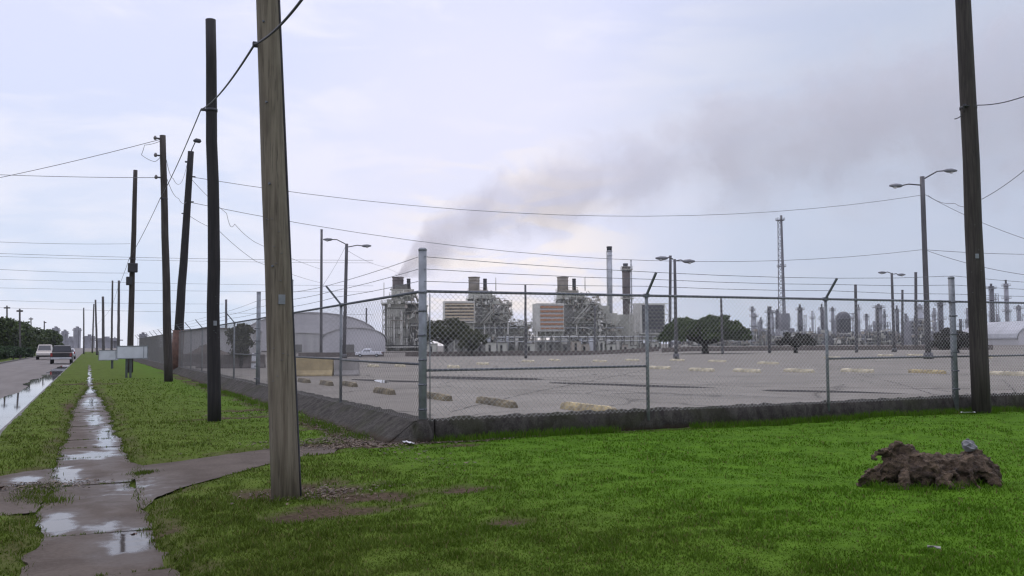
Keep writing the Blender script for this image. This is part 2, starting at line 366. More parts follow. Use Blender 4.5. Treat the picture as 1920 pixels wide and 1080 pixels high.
wf = maprange(wet, .12, .78); damp_ = maprange(mathn('ADD', wet, mathn('MULTIPLY', mathn('SUBTRACT', big, .5), 1.2)), -.9, .2)
c = mixc(maprange(mathn('ADD', mathn('MULTIPLY', big, .6), mathn('MULTIPLY', fine, .4)), .36, .64), (0.055, 0.043, 0.034), (0.092, 0.075, 0.061))
c = mixc(mathn('MULTIPLY', damp_, .35), c, (0.042, 0.032, 0.025)); c = mixc(mathn('MULTIPLY', wf, .6), c, (0.035, 0.032, 0.03)); setc(b.inputs['Base Color'], c)
setc(b.inputs['Roughness'], mathn('SUBTRACT', mathn('SUBTRACT', .85, mathn('MULTIPLY', damp_, .30)), mathn('MULTIPLY', wf, .50))); setc(b.inputs['Specular IOR Level'], mathn('ADD', .18, mathn('MULTIPLY', wf, .32))); b.inputs['IOR'].default_value = 1.4
bn = N('ShaderNodeBump'); L(mathn('MULTIPLY', mathn('SUBTRACT', 1.0, wf), .3), bn.inputs['Strength']); bn.inputs['Distance'].default_value = .01; L(fine, bn.inputs['Height']); L(bn.outputs[0], b.inputs['Normal'])
M['kerb'] = paving('road_kerb_concrete', (0.06, 0.058, 0.05), (0.11, 0.105, 0.095), 0.8, 0.5, 0.5, 0.7, 0.6, None, 1.2)
m, b = newmat('grimy_dark_kerb'); M['berm'] = m
pos = N('ShaderNodeNewGeometry').outputs['Position']; sp = N('ShaderNodeSeparateXYZ'); L(pos, sp.inputs[0])
big = noise(pos, .9, 5, .65, .6); mid = noise(pos, 6.0, 6, .7, .4, (1, 1, .5)); fine = noise(pos, 38, 5, .75)
c = mixc(maprange(mathn('ADD', mathn('MULTIPLY', mid, .6), mathn('MULTIPLY', fine, .4)), .36, .64), (0.024, 0.022, 0.019), (0.076, 0.070, 0.061))
c = mixc(mathn('MULTIPLY', maprange(big, .5, .66), .55), c, (0.030, 0.034, 0.014)); c = mixc(mathn('MULTIPLY', maprange(fine, .62, .70), .6), c, (0.13, 0.12, 0.105))
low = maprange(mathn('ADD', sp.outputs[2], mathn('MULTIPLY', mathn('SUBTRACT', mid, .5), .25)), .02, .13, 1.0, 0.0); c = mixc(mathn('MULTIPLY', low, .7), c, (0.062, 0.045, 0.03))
setc(b.inputs['Base Color'], c); b.inputs['Roughness'].default_value = .95; b.inputs['Specular IOR Level'].default_value = .12
bump(b, mathn('ADD', mid, mathn('MULTIPLY', fine, .9)), .6, .03)
m, b = newmat('puddle_water'); M['water'] = m
b.inputs['Base Color'].default_value = (0.05, 0.047, 0.045, 1); b.inputs['Roughness'].default_value = 0.03; b.inputs['IOR'].default_value = 1.33

# ------------------------------------------------------------------ the ground
def vnoise(x, y, sc, seed):                 # smooth value noise
    r = np.random.default_rng(seed).random((256, 256)); x = x*sc+100.5; y = y*sc+100.5
    xi = np.floor(x).astype(int); yi = np.floor(y).astype(int); fx = x-xi; fy = y-yi
    fx = fx*fx*(3-2*fx); fy = fy*fy*(3-2*fy); g = lambda a, b: r[a % 256, b % 256]
    return (g(xi, yi)*(1-fx)+g(xi+1, yi)*fx)*(1-fy)+(g(xi, yi+1)*(1-fx)+g(xi+1, yi+1)*fx)*fy
def inpoly(x, y, poly):
    c = np.zeros(np.shape(x), bool); n = len(poly)
    for i in range(n):
        x0, y0 = poly[i][:2]; x1, y1 = poly[(i+1) % n][:2]
        t = ((y0 > y) != (y1 > y)) & (x < (x1-x0)*(y-y0)/((y1-y0) if y1 != y0 else 1e-9)+x0); c ^= t
    return c
KERB = -1.50
def walk_half(y): return 0.47-0.10*np.clip((y-9)/20, 0, 1)-0.29*sstep(25, 42, y)+0.04*np.clip((9-y)/3, 0, 1)
def walk_edge(y, k_): return 0.15*(vnoise(y*0+3.3+4*k_, y, 0.9, 5+k_)-0.5)+0.11*(vnoise(y*0+9.3+k_, y, 3.1, 55+k_)-0.5)+0.07*(vnoise(y*0+2.3+k_, y, 8.0, 65+k_)-0.5)
WALK_L = lambda y: 0.065-walk_half(y)+walk_edge(y, 0)
WALK_R = lambda y: 0.065+walk_half(y)+walk_edge(y, 1)
side_path = [G(*p) for p in ((222, 868), (268, 873), (330, 866), (420, 853), (510, 841), (580, 838), (640, 836), (625, 850), (560, 858), (500, 871), (420, 893), (340, 915), (295, 932), (270, 955), (235, 955))]
apron = [G(*p) for p in ((-160, 905), (0, 893), (48, 884), (112, 878), (128, 905), (92, 938), (80, 960), (0, 968), (-200, 990))]
def axis(segs):
    a = []
    for lo, hi, st in segs: a.append(np.arange(lo, hi-1e-6, st))
    return np.concatenate(a+[np.array([segs[-1][1]])])
xs = axis([(-1300, -600, 350), (-600, -60, 60), (-60, -1.52, 5.848), (-1.52, -1.44, 0.04), (-1.44, 20.16, 0.12), (20.16, 70, 3.8), (70, 600, 30), (600, 1700, 550)])
ys = axis([(-500, -20, 60), (-20, 2, 2.0), (2, 46.04, 0.12), (46.04, 110, 1.6), (110, 300, 9.5), (300, 900, 50), (900, 1600, 350)])
GX, GY = np.meshgrid(xs, ys, indexing='xy')
pav = ((GX > WALK_L(GY)-0.02) & (GX < WALK_R(GY)+0.02) & (GY < 90)) | inpoly(GX, GY, side_path) | inpoly(GX, GY, apron)
pf = pav.astype(float)
ix0, ix1 = np.searchsorted(xs, -1.5), np.searchsorted(xs, 20.2); iy0, iy1 = np.searchsorted(ys, 2), np.searchsorted(ys, 46.1)
sub = pf[iy0:iy1, ix0:ix1].copy()
for _ in range(3):
    p_ = np.pad(sub, 1, mode='edge'); sub = np.maximum(sub, (p_[:-2, 1:-1]+p_[2:, 1:-1]+p_[1:-1, :-2]+p_[1:-1, 2:]+4*p_[1:-1, 1:-1])/8)
pf[iy0:iy1, ix0:ix1] = sub
lawn = 0.035+0.05*(vnoise(GX, GY, 0.55, 1)-0.5)+0.035*(vnoise(GX, GY, 1.7, 2)-0.5)+0.02*(vnoise(GX, GY, 4.0, 3)-0.5)
GZ = lawn*(1-pf)-0.03*pf
# bare soil
wob = 0.55+0.9*vnoise(GX, GY, 2.2, 9)*vnoise(GX, GY, 6.0, 10)*2
SOIL = np.zeros_like(GX)
for c_, rx, ry in PATCH:
    d_ = np.sqrt(((GX-c_[0])/rx)**2+((GY-c_[1])/ry)**2)/wob; SOIL = np.maximum(SOIL, 1-sstep(0.45, 1.1, d_))
strip = np.exp(-((GX-(CX-0.85))/0.30)**2)*(GY > CY-0.4)*(GY < 60)+0.6*np.exp(-((GY-(CY-0.22))/0.10)**2)*(GX > CX-.3)
SOIL = np.clip(np.maximum(SOIL, np.clip(strip*1.3, 0, 1)*sstep(0.25, 0.6, vnoise(GX, GY, 1.3, 12))), 0, 1)
edge = (pf > 0.02) & (~pav); SOIL = np.maximum(SOIL, edge*0.75*vnoise(GX, GY, 3.0, 14))
SOIL[GY > 75] = 0
GZ = GZ-0.02*SOIL
road_m = GX < KERB+0.03
GZ = np.where(road_m & (GX > -8.6), -0.32, GZ)
GZ = np.where((GX > CX+0.1) & (GY > CY+0.1), -0.15, GZ)
beyond = ((GY > 128) | (GX > 122)) & (GX > CX+.2)
GZ = np.where(beyond, 0.12, GZ)+far_dip(GX, GY)
YARD = np.where((GX > CX+.2) & (GY > CY+.2), 1.0, 0.0); YARD = np.where(GY > 300, 1.0, YARD)
ny, nx = GX.shape; I = np.arange(nx*ny).reshape(ny, nx)
fq = np.stack([I[:-1, :-1], I[:-1, 1:], I[1:, 1:], I[1:, :-1]], -1).reshape(-1, 4)
g_ = npmesh('ground', np.stack([GX, GY, GZ], -1).reshape(-1, 3), fq, None, M['turf'], True); g_['kind'] = 'structure'
for nm, arr in (('soil', SOIL), ('yard', YARD)):
    a_ = g_.data.attributes.new(nm, 'FLOAT', 'POINT'); a_.data.foreach_set('value', arr.ravel().astype(np.float32))
def gsample(arr, x, y):
    i = np.clip(np.searchsorted(xs, x)-1, 0, nx-2); j = np.clip(np.searchsorted(ys, y)-1, 0, ny-2)
    fx = np.clip((x-xs[i])/(xs[i+1]-xs[i]), 0, 1); fy = np.clip((y-ys[j])/(ys[j+1]-ys[j]), 0, 1)
    return (arr[j, i]*(1-fx)+arr[j, i+1]*fx)*(1-fy)+(arr[j+1, i]*(1-fx)+arr[j+1, i+1]*fx)*fy
def gz(x, y): return float(gsample(GZ, np.array([x]), np.array([y]))[0])

def sheet(name, xa, ya, zf, m, kind='structure'):
    X, Y = np.meshgrid(xa, ya); Z = zf(X, Y); n1, n0 = X.shape; I = np.arange(n0*n1).reshape(n1, n0)
    f = np.stack([I[:-1, :-1], I[:-1, 1:], I[1:, 1:], I[1:, :-1]], -1).reshape(-1, 4)
    o = npmesh(name, np.stack([X, Y, Z], -1).reshape(-1, 3), f, None, m, True); o['kind'] = kind; return o
# parking lot surface
lx = axis([(CX+.1, 60, 3.0), (60, 122, 6)]); ly = axis([(CY+.1, 80, 3.0), (80, 128, 4)])
sheet('parking_lot', lx, ly, lambda X, Y: LOT+far_dip(X, Y), M['lot'])
# road, with a low camber, its kerb and its gutter
sheet('road', np.linspace(-8.4, KERB, 12), axis([(-40, 120, 4), (120, 900, 60)]), lambda X, Y: -0.115+0.05*np.cos((X+4.95)/3.45*math.pi/2), M['road'])
def extrude_profile(mb, prof, p0, p1, segs=1, wob=0.0, close=True, smooth=False):
    p0, p1 = Vector(p0), Vector(p1); d = (p1-p0).normalized(); s = Vector((d.y, -d.x, 0)); vs = []; n = len(prof)
    for i in range(segs+1):
        b = p0.lerp(p1, i/segs)
        for q in prof: vs.append(b+s*(q[0]+wob*(random.random()-.5))+Vector((0, 0, q[1]+wob*(random.random()-.5))))
    fs = [(i*n+k, i*n+(k+1) % n, (i+1)*n+(k+1) % n, (i+1)*n+k) for i in range(segs) for k in range(n if close else n-1)]
    b0 = len(mb.v); mb.add(vs, fs, smooth); mb.f += [tuple(b0+k for k in reversed(range(n))), tuple(b0+segs*n+k for k in range(n))]; mb.sm += [False, False]
k = MB()
yy = -30.0
while yy < 400:
    ln = 3.0 if yy < 90 else 30
    extrude_profile(k, [(-.07, -.4), (-.07, -.01), (-.045, .012), (.045, .012), (.07, -.01), (.07, -.4)], (KERB+0.03, yy, 0), (KERB+0.03, yy+ln-.015, 0), 2, .008); yy += ln
k.build('road_kerb', M['kerb'])['kind'] = 'structure'
k = MB(); extrude_profile(k, [(-.08, -.4), (-.08, .04), (.08, .04), (.08, -.4)], (-8.45, -30, 0), (-8.45, 700, 0), 1); k.build('far_road_kerb', M['kerb'])['kind'] = 'structure'

# sidewalk of cast slabs, the crossing path to the fence corner, the apron to the road
joint_y = [G(180, 1000)[1], G(180, 908)[1], G(170, 858)[1]]
cuts = [joint_y[0]-1.6*k_ for k_ in range(9, 0, -1)]+joint_y+[joint_y[2]+1.45*k_ for k_ in range(1, 52)]
k = MB()
for a, b2 in zip(cuts[:-1], cuts[1:]):
    yy = np.linspace(a+.012, b2-.012, 21); tilt = random.uniform(-.008, .008); z0 = random.uniform(-.004, .004)
    l_, r_ = WALK_L(yy), WALK_R(yy); n = len(yy); top = [];
    for i in range(n): top += [(l_[i], yy[i], 0.0+z0+tilt), (r_[i], yy[i], 0.0+z0-tilt)]
    low = [(p[0], p[1], -.12) for p in top]; vs = top+low; o_ = 2*n
    fs = [(2*i, 2*i+1, 2*i+3, 2*i+2) for i in range(n-1)]
    fs += [(2*i, 2*i+2, o_+2*i+2, o_+2*i) for i in range(n-1)]+[(2*i+3, 2*i+1, o_+2*i+1, o_+2*i+3) for i in range(n-1)]
    fs += [(0, o_, o_+1, 1), (2*n-2, 2*n-1, o_+2*n-1, o_+2*n-2)]
    k.add(vs, fs)
k.build('sidewalk', M['walk'])['kind'] = 'structure'
def poly_sheet(name, poly, z, m, kind='structure', sub=2, jit=0.03, curve=False):
    bm = bmesh.new(); pts = []
    if curve:
        q = [Vector((p[0], p[1], 0)) for p in poly]; k_ = len(q); poly = []
        for i in range(k_):
            a, b_, c_, d_ = q[i-1], q[i], q[(i+1) % k_], q[(i+2) % k_]
            for t in (0, .25, .5, .75): poly.append(.5*((2*b_)+(c_-a)*t+(2*a-5*b_+4*c_-d_)*t*t+(3*b_-a-3*c_+d_)*t**3))
        sub = 0
    n = len(poly)
    for i in range(n):
        a, b2 = Vector(poly[i]), Vector(poly[(i+1) % n])
        for t in range(sub+1):
            q = a.lerp(b2, t/(sub+1)); j = 0 if t == 0 and not curve else jit; pts.append((q.x+random.uniform(-j, j), q.y+random.uniform(-j, j), z))
    f = bm.faces.new([bm.verts.new(p) for p in pts]); bmesh.ops.triangulate(bm, faces=[f])
    if sum(ff.normal.z for ff in bm.faces) < 0: bmesh.ops.reverse_faces(bm, faces=bm.faces)
    me = bpy.data.meshes.new(name); bm.to_mesh(me); bm.free(); me.materials.append(m)
    o = bpy.data.objects.new(name, me); C.objects.link(o); o['kind'] = kind; return o
poly_sheet('side_path', [Vector((max(p.x, float(WALK_R(np.array([p.y]))[0])+.006), p.y, 0)) for p in side_path], 0.004, M['walk'], sub=5, jit=0.012)
poly_sheet('driveway_apron', [Vector((min(p.x, float(WALK_L(np.array([p.y]))[0])-.006), p.y, 0)) for p in apron], 0.003, M['walk'], sub=5, jit=0.02)

# standing water: gutter along the road kerb, and on the sidewalk
pud = []
yv = np.arange(9, 92, 0.6); inner = KERB-0.06; wv = 0.95+0.5*(vnoise(yv*0+2, yv, 0.35, 21)-.3)-0.004*(yv-10)
pts = [(inner, y_, 0) for y_ in yv]+[(inner-max(.15, w_)-random.uniform(0, .12), y_, 0) for y_, w_ in zip(yv[::-1], wv[::-1])]
poly_sheet('gutter_puddle', pts, -0.073, M['water'], sub=1, jit=0.03)
# puddles lying on the lot
def pudlot(pts): poly_sheet('lot_puddle', [G(p[0], p[1], LOT) for p in pts], LOT+0.006, M['damp'], sub=3, jit=0.1, curve=True)
m, b = newmat('wet_asphalt_stain'); M['damp'] = m
b.inputs['Base Color'].default_value = (0.03, 0.027, 0.026, 1); b.inputs['Roughness'].default_value = 0.9; b.inputs['Specular IOR Level'].default_value = 0.1
pudlot([(800, 706), (850, 706), (1000, 709.5), (1003, 712.5), (900, 712), (842, 710.5), (800, 709.5)])
pudlot([(1040, 717), (1130, 719), (1250, 723), (1340, 727), (1250, 726.5), (1120, 722), (1040, 719)])
pudlot([(664, 711), (740, 713.5), (790, 715), (790, 717), (735, 716), (664, 713)])
pudlot([(1440, 731), (1560, 733), (1700, 738), (1560, 736), (1440, 733.5)])
def wetlot(pts): poly_sheet('lot_water', [G(p[0], p[1], LOT) for p in pts], LOT+0.008, M['water'], sub=2, jit=0.04, curve=True)
wetlot([(702, 713), (716, 712.5), (732, 715.5), (722, 718.5), (706, 716)])
def crack(pts, w):
    P_ = [G(p[0], p[1], LOT) for p in pts]; out_ = []
    for a, b_ in zip(P_[:-1], P_[1:]):
        n_ = max(2, int((b_-a).length/.35))
        for i in range(n_): q = a.lerp(b_, i/n_); out_.append(Vector((q.x+random.uniform(-.05, .05), q.y+random.uniform(-.05, .05), 0)))
    out_.append(P_[-1]); mb = MB(); vs = []
    for i, q in enumerate(out_):
        t = (out_[min(i+1, len(out_)-1)]-out_[max(i-1, 0)]); t.z = 0; t.normalize(); s_ = Vector((t.y, -t.x, 0))*w*random.uniform(.3, 1); vs += [(q.x-s_.x, q.y-s_.y, LOT+.004), (q.x+s_.x, q.y+s_.y, LOT+.004)]
    mb.add(vs, [(2*i, 2*i+1, 2*i+3, 2*i+2) for i in range(len(out_)-1)]); mb.build('lot_crack', M['damp'])['kind'] = 'structure'
random.seed(15)
crack([(842, 772), (905, 757), (1010, 733), (1120, 712), (1210, 694)], .022); crack([(1610, 702), (1680, 718), (1760, 742), (1800, 752)], .022); crack([(1000, 711), (1120, 716), (1300, 722), (1470, 726), (1900, 730)], .05); crack([(830, 790), (900, 776), (1000, 768)], .014)
crack([(1250, 742), (1400, 736), (1530, 742)], .016); crack([(560, 716), (650, 712), (790, 715)], .04); crack([(1880, 712), (1905, 735), (1918, 750)], .02); crack([(1380, 712), (1500, 712), (1620, 716)], .03)
# the mossy dark kerb under the fence
k = MB(); extrude_profile(k, [(-.13, -.1), (-.09, .27), (-.04, .385), (.10, .40), (.22, .36), (.30, .1)][::-1], (60, CY+.08, 0), (CX+.22, CY+.08, 0), 420, .045, True, True)
tag(k.build('fence_kerb', M['berm']), None, None, None, 'structure')
k = MB(); vs = []; n_ = 14
for i in range(n_+1):
    t = math.pi+(math.pi/2)*i/n_; f = i/n_; w = .75*(1-f)**1.5+.13*(1-(1-f)**1.5); c_, s_ = math.cos(t), math.sin(t); j = lambda a: random.uniform(-a, a)
    for q, z in ((w, -.08), (w*.72, .10), (w*.30+.02, .33), (.03, .38), (0, .39)): vs.append((CX+.20+(q+.10*f+.1*(1-f))*c_+j(.015), CY+.10+q*s_+j(.015), z+j(.01)))
k.add(vs, [(i*5+m_, i*5+m_+1, (i+1)*5+m_+1, (i+1)*5+m_) for i in range(n_) for m_ in range(4)], True); tag(k.build('fence_kerb_corner', M['berm']), None, None, None, 'structure')
k = MB(); extrude_profile(k, [(-.75, -.06), (-.55, .10), (-.18, .34), (-.05, .385), (.12, .39), (.30, .1)][::-1], (CX+.08, CY+.10, 0), (CX+.08, 110, 0), 420, .04, True, True)
tag(k.build('fence_kerb', M['berm']), None, None, None, 'structure')

# ------------------------------------------------------------------ chain link fence
def zigzag(W, z0, z1, w, r):                # woven wire in the local x-z plane, every wire a 3-sided tube
    nw = int(W/w); ns = int((z1-z0)/w); k_ = np.arange(ns+1); i_ = np.arange(nw)
    x = i_[:, None]*w+((k_[None, :]+i_[:, None]) % 2)*w*1.03; z = z0+k_[None, :]*w+0*x; y = ((k_[None, :]+i_[:, None]+1) % 2-.5)*r*1.5
    offs = [(r, 0), (-r*.5, r*.87), (-r*.5, -r*.87)]
    V = np.stack([np.stack([x+a, y+b_, z+0*x], -1) for a, b_ in offs], 2)            # nw, ns+1, 3, 3
    idx = np.arange(nw*(ns+1)*3).reshape(nw, ns+1, 3); a = idx[:, :-1]; c_ = idx[:, 1:]
    F4 = np.stack([a, np.roll(a, -1, 2), np.roll(c_, -1, 2), c_], -1).reshape(-1, 4)
    return V.reshape(-1, 3), F4
RAIL = 2.47
def barbed(mb, p, q, rr=0.0028, sag=0.02, step=0.14, barbs=True):
    p, q = Vector(p), Vector(q); n = max(2, int((q-p).length/1.3)); pts = []
    for i in range(n+1):
        t = i/n; v = p.lerp(q, t); v.z -= sag*4*t*(1-t); pts.append(v)
    mb.tube(pts, rr, 4)
    if barbs:
        m_ = int((q-p).length/step)
        for i in range(m_):
            v = p.lerp(q, (i+.5)/m_); v.z -= sag*4*((i+.5)/m_)*(1-(i+.5)/m_); d = Vector((random.uniform(-1, 1), random.uniform(-1, 1), random.uniform(-1, 1))).normalized()*.018
            mb.tube([v-d, v+d], .0014, 3)
def fence(name, label, posts, terminals, outward, mesh_spans, braces, L_end, rz, group, skip=False, wire='wire'):
    """local frame: x along the run, y across it; outward is the sign of y that faces the street"""
    root = empty(name, (CX, CY, 0), label, 'fence', group, rz)
    for x in posts:
        if skip and x == posts[0]: continue
        term = any(abs(x-t) < .01 for t in terminals)
        if term:
            h = terminals[x]; r = .066
            p_ = MB(); p_.rings([(x, 0, -.05), (x, 0, h)], [r, r], 18); o = p_.build('terminal_post', M['galv'], root)
            cpm = MB(); cpm.rings([(x, 0, h), (x, 0, h+.015), (x, 0, h+.04), (x, 0, h+.05)], [r+.006, r+.006, r*.8, .005], 18); cpm.build('post_cap', M['galv'], o)
            for z in (.55, .95, 1.35, 1.75, 2.15, RAIL-.02):
                b_ = MB(); b_.rings([(x, 0, z-.015), (x, 0, z+.015)], [r+.006]*2, 18); b_.box((x, outward*(r+.025), z), (.012, .06, .03)); b_.build('tension_band', M['galv_dark'], o)
        else:
            p_ = MB(); p_.rings([(x, 0, .2), (x, 0, RAIL-.03)], [.031, .031], 12); o = p_.build('line_post', M['galv'], root)
            a_ = MB(); a_.box((x, 0, RAIL+.0), (.085, .085, .07)); a_.beam((x, 0, RAIL), (x, outward*.33, RAIL+.40), .034); a_.build('barbed_wire_arm', M['galv_dark'], root)
    xe = L_end; r_ = MB(); r_.tube([(posts[0], 0, RAIL), (xe, 0, RAIL)], .024, 10); r_.build('top_rail', M['galv_dark'], root)
    for a, b_, z in braces:
        r_ = MB(); r_.tube([(a, 0, z), (b_, 0, z)], .021, 8); r_.build('brace_rail', M['galv_dark'], root)
    vs, fs, base = [], [], 0
    for a, b_, w, r in mesh_spans:
        v_, f_ = zigzag(b_-a, .36, RAIL+.02, w, r); v_ = v_+np.array([a, outward*.034, 0]); vs.append(v_); fs.append(f_+base); base += len(v_)
    fo = npmesh('wire_mesh', np.concatenate(vs), np.concatenate(fs), None, M[wire]); fo.parent = root
    stations = [(x, None) for x in posts]
    for t in range(3):
        mb = MB()
        for a, b_ in zip(posts[:-1], posts[1:]):
            def at_(x):
                if x in terminals: return (x, outward*.075, RAIL+.16+.2*t)
                f_ = (.36, .66, .96)[t]; return (x, outward*.33*f_, RAIL+.40*f_+.02)
            barbed(mb, at_(a), at_(b_), barbs=(a < 26), rr=.0046)
        mb.build('barbed_wire', M['galv_dark'], root)
    return root
# street run: local x along +Y, so local +y points at the street (-X)
postsL = [0.0, 5.29, 10.73, 15.86, 21.2]+[21.2+5.3*k_ for k_ in range(1, 15)]
fence('chain_link_fence', 'long chain link fence run along the street behind the utility poles, meeting the corner post', postsL, {0.0: 3.14, 10.73: 3.35, 15.86: 3.3}, 1,
      [(.10, 92, .055, .0021)], [(.1, 5.29, 1.28), (5.29, 10.73, 1.3), (15.86, 21.2, 1.3)], postsL[-1], math.pi/2, 'chain link fences round the parking lot', True, 'wire_old')
postsR = [0.0, 4.33, 8.65, 12.32, 16.6, 20.9, 25.2]
rf = fence('chain_link_fence', 'chain link fence run facing the green lawn, from the corner post towards the right', postsR, {0.0: 3.14, 12.32: 2.98}, -1,
      [(.06, 25.2, .046, .0034)], [(.06, 4.33, 1.18), (8.65, 12.32, 1.26), (12.32, 16.6, 1.26)], postsR[-1], 0, 'chain link fences round the parking lot')
k = MB(); k.rings([(0, 0, -.05), (0, 0, .16), (0, 0, .22), (0, 0, .34), (0, 0, .40)], [.17, .16, .14, .10, .066], 16, jit=.08); k.build('concrete_footing', M['berm'], rf)
k = MB(); k.tube([(.115, -.03, .36), (.115, -.03, RAIL-.05)], .009, 5); k.build('tension_bar', M['galv'], rf)

# ------------------------------------------------------------------ poles
def shaft(mb, b, t, r0, r1, n=16, segs=10, wob=.012):
    b, t = Vector(b), Vector(t); pts = []; rs = []
    for i in range(segs+1):
        f = i/segs; p = b.lerp(t, f); w = wob*min(f, 1-f)*4; pts.append(p+Vector((random.uniform(-w, w), random.uniform(-w, w), 0))); rs.append(r0+(r1-r0)*f)
    mb.rings(pts, rs, n, jit=.03)
def pole_px(bx, by, tx, ty, wb, wt, z=0.0, lotp=False):
    b = GL(bx, by) if lotp else G(bx, by, z); d = dep(b); t = D(tx, ty, d)
    return b, t-b, wb/2*d/FPX, wt/2*d/FPX, d
POLE = {}
def upole(key, px, mt, label, group='utility poles along the street', z=0.0, lotp=False, n=16, name='utility_pole', cat='utility pole'):
    b, t, r0, r1, d = pole_px(*px, z, lotp); root = empty(name, b, label, cat, group)
    mb = MB(); foot = -t*(0.25/t.z); shaft(mb, foot, t, r0, r1, n, 10, .003 if key == 'near' else .012); mb.build('shaft', mt, root); POLE[key] = (root, b, t, r0, r1, d); return root
def on_pole(key, f, side=0, out=0): b, t = POLE[key][1], POLE[key][2]; return b+t*f
def at_h(key, py):                          # point of a pole seen at picture height py
    root, b, t, r0, r1, d = POLE[key]; lo, hi = 0.0, 1.0
    z = D(0, py, d).z if False else None
    best = min((abs(project(b+t*(i/200))[1]-py), i) for i in range(201)); f = best[1]/200
    return b+t*f, r0+(r1-r0)*f, f
def project(p):
    v = Vector(p)-Vector((0, 0, CH)); x = v.dot(Vector(CR)); y = v.dot(Vector(CU)); z = v.dot(Vector(CF)); return 960+FPX*x/z, 540-FPX*y/z
r = upole('near', (536, 937, 481, -560, 53, 35), M['wood_grey'], 'thick weathered grey brown wooden pole nearest the viewer, in a patch of bare soil', n=22)
def clamp(key, py, label=None, side=(1, 0), length=.16, name='cable_clamp'):
    root, b, t, r0, r1, d = POLE[key]; p, rr, f = at_h(key, py); q = p-b; mb = MB()
    mb.rings([q-Vector((0, 0, .03)), q+Vector((0, 0, .03))], [rr+.012]*2, 14); s = Vector((side[0], side[1], 0)).normalized()
    mb.beam(q, q+s*(rr+length), .05); mb.build(name, M['cable'], root); return p+s*(rr+length)
upole('black', (402, 791, 395, 37, 25, 19), M['wood_black'], 'straight black tarred pole standing second from the viewer on the grass', n=18)
upole('tall', (316, 716, 305, 254, 16, 11), M['wood_dark'], 'tall dark pole with wires at its top, right of the two white signs')
upole('sign', (243, 700, 254, 319, 12, 7.5), M['wood_dark'], 'dark pole rising behind the larger white sign, two boxes on its shaft')
r = upole('lean', (330, 699, 358, 284, 18, 11), M['wood_black'], 'black leaning pole with a street lamp, base rusty brown, inside the fence', lotp=False)
# hardware
p_, r_, f_ = at_h('near', 88); a1 = p_+Vector((-.9, .1, 0)).normalized()*(r_+.03); mb = MB(); q_ = a1-POLE['near'][1]; mb.beam(q_+Vector((.12, 0, 0)), q_-Vector((.02, 0, 0)), .05); mb.build('cable_clamp', M['cable'], POLE['near'][0]); a2 = clamp('black', 207, side=(-1, .1), length=.10)
a3 = clamp('tall', 372, side=(-.6, -.4), length=.06); a4 = clamp('sign', 486, side=(-1, 0), length=.06)
root, b_, t_, r0, r1, d = POLE['near']
mb = MB(); s_ = Vector((.96, -.28, 0)); pts = []
for i in range(24):
    f = i/23; q = t_*f; pts.append(q+s_*(r0+(r1-r0)*f+.005)+Vector((0, 0, 0)))
mb.tube(pts[:], .011, 8); mb.build('dark_edge_tube', M['cable'], root)  # dark tube that gives the near pole its dark right edge
mb = MB()
for kx in range(5):
    mb = MB(); mb.rings([t_*(.28+.1*kx)+Vector((-.5, -.85, 0))*(r0*.93), t_*(.28+.1*kx)+Vector((-.5, -.85, 0))*(r0+.012)], [.013, .011], 8); mb.build('bolt', M['galv_dark'], root)

root, b_, t_, r0, r1, d = POLE['sign']
for py, w, h in ((502, .55, .55), (528, .34, .5)):
    p, rr, f = at_h('sign', py); mb = MB(); q = p-b_+Vector((-.18 if h < .52 else 0, -.15, 0)); mb.box(q, (w, .4, h)); mb.build('junction_box', M['black'], root, bevel=.03)
root, b_, t_, r0, r1, d = POLE['tall']
for py in (260, 292, 333):
    p, rr, f = at_h('tall', py); q = p-b_; mb = MB(); mb.beam(q, q+Vector((-.33, -.1, 0)), .06); mb.build('bracket', M['cable'], root)
    mb = MB(); mb.rings([q+Vector((-.33, -.1, -.08)), q+Vector((-.33, -.1, .0)), q+Vector((-.33, -.1, .1))], [.05, .08, .04], 10); mb.build('insulator', M['porcelain'], root)
root, b_, t_, r0, r1, d = POLE['lean']
mb = MB(); q0 = -t_*.02; q1 = t_*.19; mb.rings([q0, t_*.1, q1], [r0+.09, r0+.05, r0+.03], 14, jit=.1); mb.build('lower_sleeve', M['rust'], root)
tip = D(371, 265, d)-b_; mb = MB(); mb.tube([t_*.985, t_*.99+Vector((.05, -.1, .25)), tip+Vector((-.12, 0, .02))], .03, 6); mb.build('lamp_arm', M['cable'], root)
mb = MB(); mb.rings([tip+Vector((-.26, 0, .0)), tip+Vector((-.1, 0, .05)), tip+Vector((.12, 0, .02)), tip+Vector((.2, 0, -.01))], [.06, .14, .13, .03], 10); mb.build('lamp_head', M['cable'], root)
for py, w in ((305, .45), (331, .3), (378, .3), (400, .25)):
    p, rr, f = at_h('lean', py); mb = MB(); q = p-b_; mb.beam(q, q+Vector((-.3 if py in (305, 400) else .35, -.1, 0)), .09 if py == 305 else .06); mb.build('bracket', M['cable'], root)
